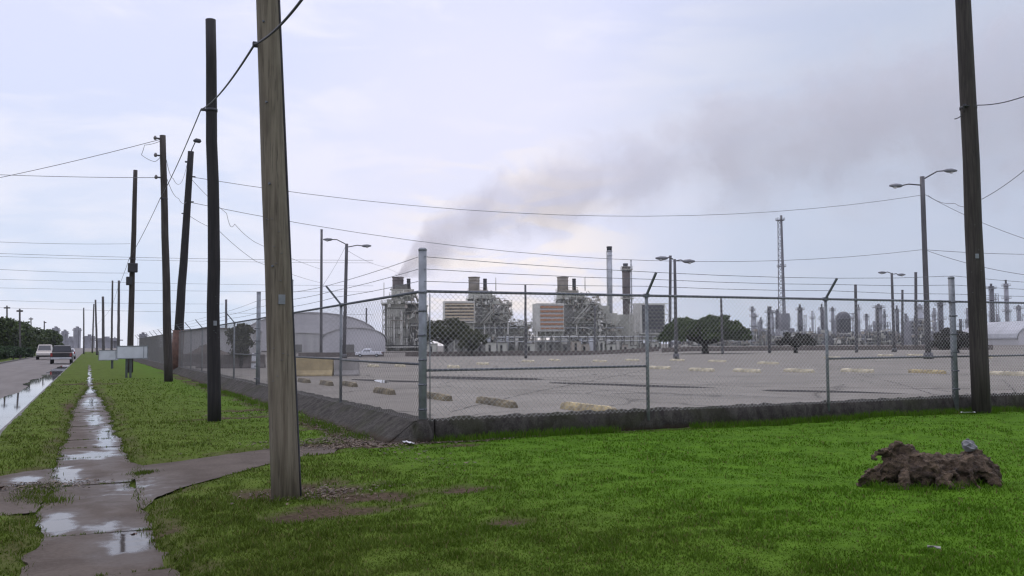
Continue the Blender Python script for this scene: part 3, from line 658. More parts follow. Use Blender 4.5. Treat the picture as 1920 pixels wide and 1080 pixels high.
# poles farther up the street
for i, (px, lab) in enumerate([((222, 672, 223, 526, 5.5, 4), 'thin grey pole just right of a similar one, far up the street'), ((209, 672, 211, 526, 4, 3), 'slim pale pole left of a similar pole, far up the street'),
        ((194, 668, 193, 556, 5.5, 4.2), 'dark short pole standing farther along the grass verge of the street'), ((182, 666, 179, 562, 4, 3), 'grey pole fourth back along the street behind the smaller sign'),
        ((173, 662, 176, 570, 3, 2.3), 'thin leaning pole in the distance near the end of the row'), ((157, 664, 157, 577, 3, 2.2), 'pale thin pole farthest along the right side of the street')]):
    upole('far%d' % i, px, M['wood_far'], lab, n=8)
for i, (px, lab) in enumerate([((14, 668, 13, 573, 3.4, 2.6), 'crossarm pole rising from the dark trees at the left edge'), ((38, 672, 37, 579, 3.6, 3), 'crossarm pole in front of the dark trees across the road'),
        ((59, 664, 58, 595, 2.2, 1.8), 'thin far pole behind the lower part of the roadside trees'), ((83, 662, 83, 602, 2.4, 2), 'thin far pole with a side arm near the end of the roadside trees')]):
    r_ = upole('left%d' % i, px, M['wood_far'], lab, 'poles across the road', n=8); _, b_, t_, r0, r1, d = POLE['left%d' % i]
    mb = MB(); v_ = Vector((1, -.25, 0))*(5.0*d/FPX if i < 2 else 3.5*d/FPX); q = t_*.955; mb.beam(q-v_*(1 if i < 3 else 0), q+v_, .25); mb.build('crossarm', M['wood_far'], r_)
# the dark pole at the right edge, on the lawn before the fence
UPR = upole('right', (1841, 779, 1788, -420, 33, 24), M['wood_dark'], 'dark brown wooden pole at the right, on the lawn before the fence', n=20)
a5 = clamp('right', 201, side=(-.9, -.4), length=.16)
def skin(key, f, ang, lift=.004):
    root, b, t, r0, r1, d = POLE[key]; r = r0+(r1-r0)*f; return t*f+Vector((math.cos(ang), math.sin(ang), 0))*(r+lift)
random.seed(31)
for key, n_s in (('near', 16), ('black', 8), ('right', 8)):
    for k_ in range(n_s):
        f = random.uniform(.14, .34); a = math.atan2(-POLE[key][1].y, -POLE[key][1].x)+random.uniform(-.8, .8); p = skin(key, f, a); mb = MB(); u_ = Vector((-math.sin(a), math.cos(a), random.uniform(-.5, .5))).normalized()*.012
        mb.tube([p-u_, p+u_], .0025, 4); mb.build('staple', M['galv_dark'], POLE[key][0])
    a = math.atan2(-POLE[key][1].y, -POLE[key][1].x)+.25; p = skin(key, .24, a, .003); mb = MB(); mb.box((p.x, p.y, p.z), (.006, .07, .10), a); mb.build('tag_plate', M['galv'], POLE[key][0])
# plain poles inside the fence
for i, (px, lab) in enumerate([((602, 664, 603, 431, 5.5, 4.5), 'tall plain grey pole beside the double armed lamp, before the arched roofs'), ((687, 655, 687, 578, 4, 3), 'short grey pole just above the white pickup'),
        ((986, 672, 985, 535, 6, 4), 'dark pole standing in the lot between the two louvred boxes'), ((1606, 661, 1604, 534, 6, 5), 'grey pole right of the angled fence arm, before the low refinery'),
        ((1256, 655, 1257, 480, 6, 5), 'pale grey pole close behind the lamp left of the domed tree'), ((1718, 655, 1717, 511, 6, 5), 'pale grey pole just left of the tall lamp at right'),
        ((1692, 655, 1692, 544, 5, 4), 'short grey pole between a low lamp and a taller pale pole'), ((1443, 662, 1441, 575, 6, 4.5), 'dark short pole in front of the pale tanks beside the domed tree'),
        ((424, 662, 424, 562, 4.5, 4), 'thin pole behind the fence near the small bushy tree'), ((1647, 655, 1645, 580, 5, 4), 'dark thin pole in front of the low grey refinery blocks'),
        ((1115, 664, 1116, 575, 4, 3.5), 'brown thin pole before the base of the third plant unit'), ((344, 655, 343, 570, 3.5, 3), 'thin far pole just right of the leaning pole'), ((1355, 664, 1352, 560, 5, 4), 'thin pole rising just right of the domed tree crown centre')]):
    upole('in%d' % i, px, M['steel_pole'], lab, 'plain poles inside the fence', lotp=True, n=8)
    root, b_, t_, r0, r1, d = POLE['in%d' % i]; mb = MB(); mb.rings([t_, t_*1.004], [r1*1.25, r1*1.1], 8); mb.build('cap', M['galv_dark'], root)

# double armed lamps
def lamp(key, px, arms, label):
    b, t, r0, r1, d = pole_px(*px, 0, True); root = empty('street_lamp', b, label, 'street lamp', 'double armed lamps in the parking lot')
    POLE[key] = (root, b, t, r0, r1, d); mb = MB(); shaft(mb, (0, 0, -.2), t, r0, r1, 10, 6, 0); mb.build('pole', M['steel_pole'], root)
    mb = MB(); mb.rings([(0, 0, 0), (0, 0, .5)], [r0*1.7, r0*1.5], 10); mb.build('base_collar', M['steel_pole'], root)
    s = d/FPX
    for hx, hy, jx, jy in arms:
        j = D(jx, jy, d)-b; h = D(hx, hy, d)-b; dirv = (h-j); u = Vector((dirv.x, dirv.y, 0)).normalized()
        mid = j.lerp(h, .62)+Vector((0, 0, abs(h.z-j.z)*.14+.1)); mb = MB(); mb.tube([j, mid, h], .055, 6); mb.build('arm', M['steel_pole'], root)
        mb = MB(); L_ = .95; mb.rings([h-u*.1, h+u*.1, h+u*.5, h+u*L_], [.07, .15, .19, .07], 8); o = mb.build('lamp_head', M['lamp'], root)
        mb = MB(); mb.rings([h+u*.5+Vector((0, 0, -.12)), h+u*.5+Vector((0, 0, -.22))], [.16, .1], 8); mb.build('lens', M['lens'], o)
lamp('lampR', (1741, 673, 1729, 331, 11, 8.5), [(1690, 348, 1726, 347), (1772, 320, 1733, 335)], 'tallest double armed lamp, in the lot just left of the dark wooden pole at right')
lamp('lampM', (1268, 674, 1265, 486, 7, 5), [(1250, 484, 1262, 486), (1282, 490, 1268, 489)], 'double armed lamp on a dark pole before the left edge of the domed tree')
lamp('lampL', (645, 672, 650, 457, 7, 6), [(622, 449, 647, 457), (680, 461, 653, 463)], 'double armed lamp behind the fence left of the corner post, before the arched roofs')
lamp('lampF', (1677, 660, 1672, 512, 6, 4.5), [(1660, 511, 1670, 512), (1684, 515, 1675, 514)], 'small far double armed lamp between grey poles before the refinery')

# ------------------------------------------------------------------ cables
def cable(pts, r, label, group='overhead cables', sag=0.0, m='cable_far', name='overhead_cable'):
    out_ = []; pts = [Vector(p) for p in pts]
    for a, b_ in zip(pts[:-1], pts[1:]):
        for i in range(16):
            t = i/16; v = a.lerp(b_, t); v.z -= 4*sag*t*(1-t); out_.append(v)
    out_.append(pts[-1]); mb = MB(); mb.tube(out_, r, 5)
    return tag(mb.build(name, M[m]), label, 'cable', group)
dl = POLE['lean'][5]; dR = POLE['lampR'][5]; dt = POLE['tall'][5]; ds = POLE['sign'][5]
cable([D(2400, -2300, 2.2), D(640, -115, 6.0), a1, a2, a3, a4, D(221, 540, 95), D(208, 578, 125), D(190, 600, 160), D(170, 618, 230)], .013, 'thick black cable strung along the row of street poles from the nearest one', sag=.12, m='cable')
cable([D(-420, 402, dt*1.1), D(302, 261, dt)], .014, 'cable slanting down to the left from the tip of the tall pole', sag=.35)
cable([D(-300, 308, 52), D(301, 333, dt)], .014, 'nearly level cable from the left edge to the upper shaft of the tall pole', sag=.2)
cable([D(306, 262, dt), D(271, 272, dt), D(265, 290, dt), D(290, 303, dt), D(302, 292, dt)], .012, 'small loop of slack wire hanging left of the tall pole tip', sag=.05)
cable([D(312, 300, dt), D(325, 335, 47), D(340, 342, 52), D(352, 300, dl)], .012, 'slack drop wire between the tall pole and the leaning pole', sag=.2)
cable([D(313, 335, dt), D(335, 372, 50), D(350, 378, dl)], .012, 'lower slack wire between the tall pole and the leaning pole', sag=.2)
cable([at_h('lean', 331)[0], D(1727, 366, dR), ], .017, 'upper long cable sagging from the leaning pole to the tall lamp at right', sag=2.05)
cable([at_h('lean', 378)[0], D(1730, 468, dR)], .017, 'lower long cable sagging from the leaning pole to the tall lamp at right', sag=2.1)
cable([D(1733, 364, dR), D(1960, 460, 60)], .02, 'cable falling to the right from the top of the tall lamp behind the dark pole', sag=.3)
cable([D(1733, 468, dR), D(1960, 477, 75)], .02, 'level cable running right from the middle of the tall lamp', sag=.1)
cable([D(1733, 468, dR), D(1960, 520, 62)], .02, 'slanting cable running down right from the middle of the tall lamp', sag=.3)
cable([D(1740, 366, dR), D(1790, 381, 66), D(1825, 381, 60), D(1960, 285, 45)], .02, 'slack cable passing behind the dark pole and rising to the right edge', sag=.25)
dr = POLE['right'][5]
cable([D(1790, 223, dr-.2), D(1806, 214, dr), a5, D(1835, 197, dr), D(1890, 190, dr-.6), D(1990, 155, dr-2), D(3400, -160, 12)], .011, 'black wire tied to the dark right pole above the lamp, running off to the right', sag=.02, m='cable')
cable([at_h('lean', 331)[0], D(425, 400, 55), D(432, 424, 56), D(440, 420, 56), D(480, 455, 60), D(602, 505, 100)], .014, 'drop wire with a small kink between the black and the thick grey poles', sag=.1)
cable([at_h('lean', 400)[0], D(410, 432, 55), D(480, 490, 62), D(600, 530, 100)], .014, 'thin drop wire sloping down right below the kinked wire', sag=.1)
cable([D(652, 470, 108), D(720, 500, 150), D(775, 520, 320)], .02, 'wire from the lamp left of the corner post down towards the first plant unit', sag=.3)
cable([D(602, 540, 100), D(648, 462, 108)], .016, 'short stay wire rising from the tall plain pole to the lamp head', sag=.2)
for i, (ya, yb, dd, x1) in enumerate([(450, 457, 210, 244), (474, 488, 210, 700), (500, 512, 230, 240), (562, 570, 300, 420), (576, 590, 300, 700), (480, 493, 260, 700), (540, 547, 300, 700), (523, 536, 300, 700)]):
    cable([D(-120, ya-3, dd), D(x1, yb, dd+20)], .045, ['highest faint line crossing the sky over the street from the left edge', 'second faint line crossing the sky over the street', 'third faint line ending at the dark pole behind the sign',
        'low faint line over the roadside trees', 'lowest faint line just above the roadside trees', 'faint far line passing behind the street poles at middle height', 'faint far line below the middle of the street poles', 'faint far line between the two lower ones behind the street poles'][i], 'far cables across the street', sag=.5)

# ------------------------------------------------------------------ wheel stops and barriers on the lot
def stop_mesh(m, chips, seed):
    random.seed(seed); mb = MB(); n = 14; L_ = 1.85
    for a, b_ in ((-L_/2, L_/2),):
        vs = []
        for i in range(n+1):
            x = a+(b_-a)*i/n; e = 1 if 0 < i < n else .82; j = lambda k_: random.uniform(-k_, k_)*chips
            vs += [(x, -.085+j(.008), 0), (x, -.075+j(.012), .07*e), (x, -.05+j(.012), .135*e+j(.012)), (x, .05+j(.012), .135*e+j(.012)), (x, .075+j(.012), .07*e), (x, .085+j(.008), 0)]
        fs = [(i*6+k_, i*6+(k_+1) % 6, (i+1)*6+(k_+1) % 6, (i+1)*6+k_) for i in range(n) for k_ in range(6)]+[tuple(range(5, -1, -1)), tuple(n*6+k_ for k_ in range(6))]
        mb.add(vs, fs)
    return mb.build('wheel_stop', m)
def stopthing(px, py, m, label, rz=math.pi/2, chips=1.0, seed=0, group='concrete wheel stops in the lot', sc=1.0):
    o = stop_mesh(m, chips, seed); p = GL(px, py); o.location = (p.x, p.y, p.z+.003); o.rotation_euler = (0, 0, rz+random.uniform(-.04, .04)); o.scale = (sc, 1.15, 1.15)
    return tag(o, label, 'wheel stop', group)
Y, YD, PS = M['yellow'], M['yellow_dirty'], M['pale_stop']
for i, (px, py, m, lab, ch) in enumerate([(1102, 772, Y, 'bright yellow wheel stop nearest the viewer, partly behind the dark kerb', .5), (930, 760, YD, 'grimy brownish yellow wheel stop, second from the kerb', 1.4), (815, 748, YD, 'dirty yellow wheel stop passing behind the corner post', 1.0),
        (720, 738, YD, 'dark stained wheel stop left of the corner post', 1.5), (655, 724, YD, 'worn yellow brown wheel stop beside the fence post left of the corner', 1.2), (612, 722, YD, 'broken short wheel stop just right of the thick pole', 1.6), (570, 717, YD, 'pale crumbled wheel stop right beside the thick pole, below the yellow barrier', 1.2)]):
    stopthing(px, py, m, lab, chips=ch*.6, seed=i, sc=1.1 if i < 3 else .85)
for i, (px, py, m, lab) in enumerate([(1237, 692, PS, 'cream wheel stop directly right of the fence post with an angled arm'), (1315, 696, PS, 'cream wheel stop under the left half of the domed tree'), (1400, 698, PS, 'cream wheel stop under the right edge of the domed tree'),
        (1498, 698, PS, 'cream wheel stop under the lattice tower, left of a fence post'), (1607, 698, PS, 'cream wheel stop right of the fence post beyond the lattice tower'), (1738, 700, Y, 'yellow wheel stop just left of the thick fence post at right'), (1892, 704, PS, 'cream wheel stop at the right edge past the dark pole')]):
    stopthing(px, py, m, lab, seed=20+i)
for i, (px, py, lab) in enumerate([(1270, 677, 'far pale wheel stop at the foot of the lamp by the domed tree'), (1345, 679, 'far pale wheel stop below the domed tree trunk'), (1125, 679, 'far pale wheel stop before the third plant unit'), (1185, 677, 'far pale wheel stop left of the fence post with the angled arm'),
        (1040, 677, 'far pale wheel stop under the brown louvred box'), (990, 679, 'far pale wheel stop at the foot of the dark pole between the louvred boxes'), (1660, 668, 'far pale wheel stop left of the small far lamp'), (1715, 667, 'far pale wheel stop left of the tallest lamp foot'), (700, 688, 'far cream wheel stop below the white pickup'), (750, 688, 'far cream wheel stop just left of the corner post'),
        (850, 690, 'far cream wheel stop just right of the corner post above the brace rail'), (1840, 672, 'far pale wheel stop hidden partly by the dark pole'), (1440, 683, 'far pale wheel stop between domed tree and lattice tower'), (905, 684, 'far pale wheel stop under the first bushy tree'), (1560, 672, 'far pale wheel stop beside the fence post beyond the tower')]):
    stopthing(px, py, PS, lab, seed=40+i, group='far wheel stops in rows', sc=1.0)
def jersey(name, p, L_, H_, rz, m, label, end=None, cat='concrete barrier'):
    root = empty(name, p, label, cat, 'barriers behind the fence', rz)
    prof = [(-.30, 0), (-.30, .09*H_), (-.17, .32*H_), (-.09, H_), (.09, H_), (.17, .32*H_), (.30, .09*H_), (.30, 0)]
    mb = MB(); extrude_profile(mb, prof, (-L_/2, 0, 0), (L_/2, 0, 0), 4, .006); mb.build('body', m, root, bevel=.012); return root
ux = -YAW
p = GL(584, 705); r_ = jersey('road_barrier', p, 2.0, .82, ux, M['barrier_yellow'], 'long yellow painted barrier standing in the lot right of the thick pole')
p2 = p+Vector((RH[0], RH[1], 0))*1.62; jersey('road_barrier', p2, 1.12, .80, ux+.06, M['barrier_grey'], 'short bare grey barrier butted against the right end of the yellow one')
p = GL(433, 690); jersey('road_barrier', p, 4.3, .85, ux, M['barrier_brown'], 'brown stained barrier behind the fence between the black pole and the thick pole')
p = GL(372, 686); jersey('road_barrier', p, 3.2, .85, ux-.1, M['barrier_brown'], 'brown stained barrier just left of the black pole behind the fence')
p = GL(479, 692); rt = empty('barrel', p, 'white plastic barrel beside the right end of the brown barrier', 'barrel')
mb = MB(); mb.rings([(0, 0, 0), (0, 0, .12), (0, 0, .5), (0, 0, .85), (0, 0, .95)], [.28, .27, .24, .22, .2], 14); mb.build('body', M['white'], rt)
mb = MB(); mb.rings([(0, 0, .35), (0, 0, .5)], [.262, .25], 14); mb.build('band', M['barrier_grey'], rt)
# a small brown wooden hut and dirt behind the fence, left
def mound(p, rx, ry, h, m, label, cat='dirt pile', seed=1):
    rr = np.random.default_rng(seed); n1, n2 = 10, 26; vs = [(0, 0, h)]; fs = []
    for i in range(1, n1+1):
        for k_ in range(n2):
            a = 2*math.pi*k_/n2; f = i/n1; w = 1+.15*math.sin(3*a+seed)+.1*rr.normal()*f; vs.append((rx*f*w*math.cos(a), ry*f*w*math.sin(a), h*(1-f)**.9*(1+.12*rr.normal())))
    for k_ in range(n2): fs.append((0, 1+k_, 1+(k_+1) % n2))
    for i in range(n1-1):
        for k_ in range(n2): a = 1+i*n2; fs.append((a+k_, a+n2+k_, a+n2+(k_+1) % n2, a+(k_+1) % n2))
    mb = MB(); mb.add(vs, fs, True); o = mb.build('dirt_pile', m, None, p); return tag(o, label, cat)
mound(GL(388, 668), 5.0, 4, 2.6, M['dirt'], 'dark brown dirt pile behind the fence between the leaning and the black pole', seed=3)
mound(GL(432, 668), 5.0, 4, 1.7, M['dirt'], 'lower dirt pile behind the fence under the small bushy tree', seed=5)

# ------------------------------------------------------------------ signs by the street
def sign(px, py, x0, x1, y0, y1, label, posts):
    b = G(px, py); d = dep(b); s = d/FPX; root = empty('street_sign', b, label, 'sign', 'white boards beside the sidewalk', -YAW*.15)
    w = (x1-x0)*s; cx = ((x0+x1)/2-px)*s; z1 = D(px, y0, d).z-b.z; z0 = D(px, y1, d).z-b.z
    mb = MB(); mb.box((cx, 0, (z0+z1)/2), (w, .05, z1-z0)); o = mb.build('board', M['sign'], root, bevel=.008)
    fr = MB(); t = .045
    for zz in (z0, z1): fr.box((cx, -.002, zz), (w+.04, .075, t))
    for xx in (-w/2, w/2): fr.box((cx+xx, -.002, (z0+z1)/2), (t, .07, z1-z0-t))
    fr.box((cx+w/2-.18, -.03, (z0+z1)/2), (.03, .02, z1-z0-t)); fr.build('frame', M['galv'], root)
    for q in posts: mb = MB(); mb.box((q*s, .05, z0/2+.05), (.16 if len(posts) == 1 else .11, .04, z0+.3)); mb.build('leg', M['sign_post'], root)
sign(240, 709, 220, 273, 649, 672, 'larger blank white board on green grey posts beside the sidewalk', [-3, 4])
sign(210, 692, 187, 220, 657, 675, 'smaller white board farther along the grass, left of the larger board', [0])

# ------------------------------------------------------------------ vehicles
def vehicle(p, rz, kind, paint, label, cat):
    root = empty(kind, p, label, cat, 'vehicles on the street and in the yard', rz)      # local +y is the front
    P = {'sedan': (4.6, 1.78, [(-2.3, .35), (-2.28, .8), (-1.9, .95), (1.0, .93), (2.1, .75), (2.3, .55), (2.28, .3)], [(-1.7, .93), (-1.1, 1.42), (.2, 1.45), (1.1, .92)]),
         'pickup_truck': (5.6, 1.95, [(-2.8, .5), (-2.8, 1.12), (-.75, 1.14), (1.5, 1.15), (2.65, 1.02), (2.8, .8), (2.78, .45)], [(-.75, 1.12), (-.55, 1.80), (.75, 1.84), (1.55, 1.14)]),
         'van': (5.2, 1.95, [(-2.6, .4), (-2.6, 1.15), (1.7, 1.15), (2.5, .95), (2.6, .7), (2.58, .35)], [(-2.58, 1.13), (-2.5, 2.0), (.9, 2.02), (1.9, 1.12)])}[kind]
    ln, w, body, cab = P
    def prism(prof, ww, top=None):
        n = len(prof); vs = [(-ww/2*(top if top and z > 1.3 else 1), y, z) for y, z in prof]+[(ww/2*(top if top and z > 1.3 else 1), y, z) for y, z in prof]
        return vs, [tuple(range(n)), tuple(range(2*n-1, n-1, -1))]+[(i, n+i, n+(i+1) % n, (i+1) % n) for i in range(n)]
    mb = MB(); mb.add(*prism(body, w)); mb.build('body', paint, root, bevel=.07)
    mb = MB(); mb.add(*prism(cab, w*.93, .84)); mb.build('cabin', paint, root, bevel=.05)
    mb = MB(); zb = cab[0][1]+.08; zt = cab[1][1]-.12
    for sx in (-1, 1):
        f = lambda z: w*.93/2*(1-.16*min(1, (z-zb)/(zt-zb)))+.006
        y0, y1 = cab[0][0]+.35, cab[3][0]-.45; y0t, y1t = cab[1][0]+.18, cab[2][0]-.08
        mb.add([(sx*(f(zb)+.0), y0, zb), (sx*f(zb), y1, zb), (sx*f(zt), y1t, zt), (sx*f(zt), y0t, zt)], [(0, 1, 2, 3)])
    for (ya, za), (yb, zb2), dy in ((cab[0], cab[1], -.012), (cab[3], cab[2], .012)):
        a = .14; q = lambda t: (ya+(yb-ya)*t+dy, za+(zb2-za)*t+.01)
        y_, z_ = q(a); y2, z2 = q(.86); mb.add([(-w*.4, y_, z_), (w*.4, y_, z_), (w*.36, y2, z2), (-w*.36, y2, z2)], [(0, 1, 2, 3)])
    mb.build('windows', M['glass'], root)
    for y in (-ln*.31, ln*.31):
        for sx in (-1, 1):
            r = .36 if kind != 'sedan' else .32; x = sx*(w/2-.1); mb = MB(); mb.rings([(x-.12, y, r), (x-.09, y, r), (x+.09, y, r), (x+.12, y, r)], [r*.86, r, r, r*.86], 18); o = mb.build('wheel', M['tyre'], root)
            mb = MB(); mb.cyl((x+sx*.11, y, r), (x+sx*.125, y, r), r*.55, None, 14); mb.build('rim', M['chrome'], o)
    mb = MB(); mb.box((0, -ln/2-.03, .55), (w*.96, .12, .2)); mb.build('rear_bumper', M['chrome'], root, bevel=.03)
    mb = MB(); mb.box((0, ln/2+.02, .48), (w*.94, .12, .2)); mb.build('front_bumper', M['dark'], root, bevel=.03)
    for sx in (-1, 1): mb = MB(); mb.box((sx*(w/2-.12), -ln/2-.005, .9), (.18, .06, .3)); mb.build('tail_light', M['red_lens'], root)
    for sx in (-1, 1): mb = MB(); mb.box((sx*(w/2-.22), ln/2-.04, .74), (.3, .1, .14)); mb.build('headlight', M['lens'], root)
    return root
def roadz(p): p.z = -.07; return p
p = G(122, 681.5, -.07); p.x = min(p.x, KERB-1.0); vehicle(p, .0, 'pickup_truck', M['black_car'], 'black pickup truck seen from behind in the lane next to the kerb', 'pickup truck')
p = G(84, 674, -.07); vehicle(p, math.pi, 'van', M['beige_car'], 'tan van coming towards the viewer in the opposite lane', 'van')
p = G(139, 673, -.07); p.x = min(p.x, KERB-1.1); vehicle(p, 0, 'sedan', M['silver_car'], 'silver car ahead of the black pickup in the kerb lane', 'car')
p = G(62, 668, -.07); p.x = max(p.x, -7.6); vehicle(p, math.pi+.02, 'sedan', M['black_car'], 'dark car behind the tan van, below the roadside trees', 'car')
p = GL(691, 669.5); vehicle(p, -YAW+math.pi/2+.1, 'pickup_truck', M['white_car'], 'white pickup parked side on in the yard, left of the corner post', 'pickup truck')

# ------------------------------------------------------------------ trees
def leaves(centers, radii, counts, size, seed):
    rr = np.random.default_rng(seed); P = []
    for c_, r_, n_ in zip(centers, radii, counts):
        d_ = rr.normal(size=(n_, 3)); d_ /= np.linalg.norm(d_, axis=1)[:, None]; q = rr.random(n_)**.45
        P.append(np.array(c_)+d_*q[:, None]*np.array(r_))
    P = np.concatenate(P); n = len(P); a = rr.normal(size=(n, 3)); a /= np.linalg.norm(a, axis=1)[:, None]; b_ = rr.normal(size=(n, 3)); b_ -= a*(a*b_).sum(1)[:, None]; b_ /= np.linalg.norm(b_, axis=1)[:, None]
    s = size*(.6+.8*rr.random(n))[:, None]; V = np.stack([P-a*s, P+b_*s*.55, P+a*s, P-b_*s*.55], 1).reshape(-1, 3); return V, np.arange(4*n).reshape(-1, 4)
def tree(name, base, crown, leaf, label, n_clump, n_leaf, size, trunk_r, forks, seed, group=None, rclump=.32, cat='tree'):
    """crown: (half width, bottom z, top z, shape) in metres"""
    rr = np.random.default_rng(seed); random.seed(seed); root = empty(name, base, label, cat, group)
    hw, zb, zt, shape = crown; cs, rs, ns = [], [], []
    for i in range(n_clump):
        a = rr.random()*2*math.pi; u = rr.random()**.5
        if shape == 'dome': f = (1-u*u)**.5; f = (1-u**2.5)**.6; z = zb+(zt-zb)*f*(.06+.88*rr.random()**.7)
        elif shape == 'round': f = 1; z = zb+(zt-zb)*rr.random(); u *= math.sqrt(max(.1, 1-((z-(zb+zt)/2)/((zt-zb)/2))**2*.9))
        else: z = zb+(zt-zb)*rr.random(); u *= 1-.6*(z-zb)/(zt-zb)
        k_ = (zt-zb)*rclump*(.4+1.1*rr.random()); cs.append((hw*u*math.cos(a)*.92, hw*u*math.sin(a)*.92, z)); rs.append((k_*1.45, k_*1.45, k_*.75)); ns.append(int(n_leaf/n_clump))
    V, F = leaves(cs, rs, ns, size, seed); o = npmesh('crown', V, F, None, leaf); o.parent = root
    mb = MB(); hz = zb+(zt-zb)*.25; fork = Vector((0, 0, zb*forks)); mb.rings([(0, 0, -.2), (0, 0, .15), fork*.6, fork], [trunk_r*1.5, trunk_r*1.1, trunk_r*.9, trunk_r*.8], 9, jit=.15)
    for c_ in cs[:: max(1, len(cs)//16)]:
        c_ = Vector(c_); mid = fork.lerp(c_, .55)+Vector((rr.normal()*.3, rr.normal()*.3, .2)); mb.rings([fork*.9, mid, c_], [trunk_r*.55, trunk_r*.3, trunk_r*.08], 6)
    o = mb.build('trunk', M['bark'], root); return root
def px_h(b, px, py): return D(px, py, dep(b)).z-b.z
b = GL(1322, 663); s = dep(b)/FPX; tree('oak_tree', b, (88*s, px_h(b, 1322, 636), px_h(b, 1322, 591), 'dome'), M['leaf'], 'wide dome shaped dark green tree at the far edge of the lot', 170, 22000, .25, .42, .75, 3, 'trees inside the site', .15)
b = GL(836, 666); s = dep(b)/FPX; tree('oak_tree', b, (50*s, px_h(b, 836, 639), px_h(b, 836, 592), 'dome'), M['leaf_olive'], 'dark olive tree with a short trunk before the first louvred box', 100, 11000, .25, .34, .8, 8, 'trees inside the site', .17)
b = GL(885, 667); s = dep(b)/FPX; tree('bushy_tree', b, (32*s, px_h(b, 885, 652), px_h(b, 885, 622), 'round'), M['leaf_olive'], 'low olive tree merging with the right side of the short trunked tree', 30, 7000, .15, .2, .65, 9, 'trees inside the site', .22)
b = GL(1492, 662); s = dep(b)/FPX; tree('sparse_tree', b, (34*s, px_h(b, 1492, 645), px_h(b, 1492, 620), 'dome'), M['leaf_brown'], 'sparse brownish tree with bare limbs right of the lattice tower', 40, 4500, .16, .25, .7, 12, 'trees inside the site', .2)
b = GL(452, 690); s = dep(b)/FPX; tree('bushy_tree', b, (15*s, px_h(b, 452, 662), px_h(b, 452, 612), 'round'), M['leaf_olive'], 'small bushy tree behind the brown barrier left of the thick pole', 30, 5000, .10, .12, .7, 15, 'trees inside the site', .2)
b = GL(1795, 662); s = dep(b)/FPX; tree('sparse_tree', b, (48*s, px_h(b, 1795, 650), px_h(b, 1795, 614), 'dome'), M['leaf_brown'], 'dark sparse tree behind the thick fence post and the dark pole at right', 50, 9000, .2, .25, .7, 18, 'trees inside the site', .2)
for i, (px, py, hw, yb, yt, lab) in enumerate([(8, 676, 16, 662, 603, 'dense dark tree across the road cut by the left edge of the picture'), (34, 675, 18, 660, 608, 'dense dark tree across the road in front of which a crossarm pole stands'), (62, 672, 15, 658, 620, 'dark tree in the middle of the row across the road'), (88, 669, 14, 656, 621, 'dark tree near the far end of the row across the road'),
        (103, 667, 8, 656, 628, 'smallest dark tree closing the row across the road')]):
    b = G(px, py); b.x = min(b.x, -12.5); d = 150+i*18; b = D(px, 651+1.6*FPX/d, d); b.z = 0.03; s = d/FPX
    tree('roadside_tree', b, (hw*s*1.25, px_h(b, px, yb), px_h(b, px, yt), 'round'), M['leaf'], lab, 45, 12000, .26, .3, .6, 30+i, 'trees across the road', .2)
for i, (px, py, hw, yt, lab) in enumerate([(-10, 684, 28, 650, 'green hedge bush at the left edge across the road'), (25, 678, 20, 652, 'green hedge bush below the crossarm pole across the road'), (48, 674, 14, 655, 'lower green hedge bush beside the parked dark car')]):
    d = 118+i*14; b = D(px, 651+1.6*FPX/d, d); b.z = .02; s = d/FPX
    tree('hedge_bush', b, (hw*s*1.2, .25, px_h(b, px, yt), 'round'), M['leaf_green'], lab, 40, 9000, .16, .08, .9, 50+i, 'bushes across the road', .28, 'bush')

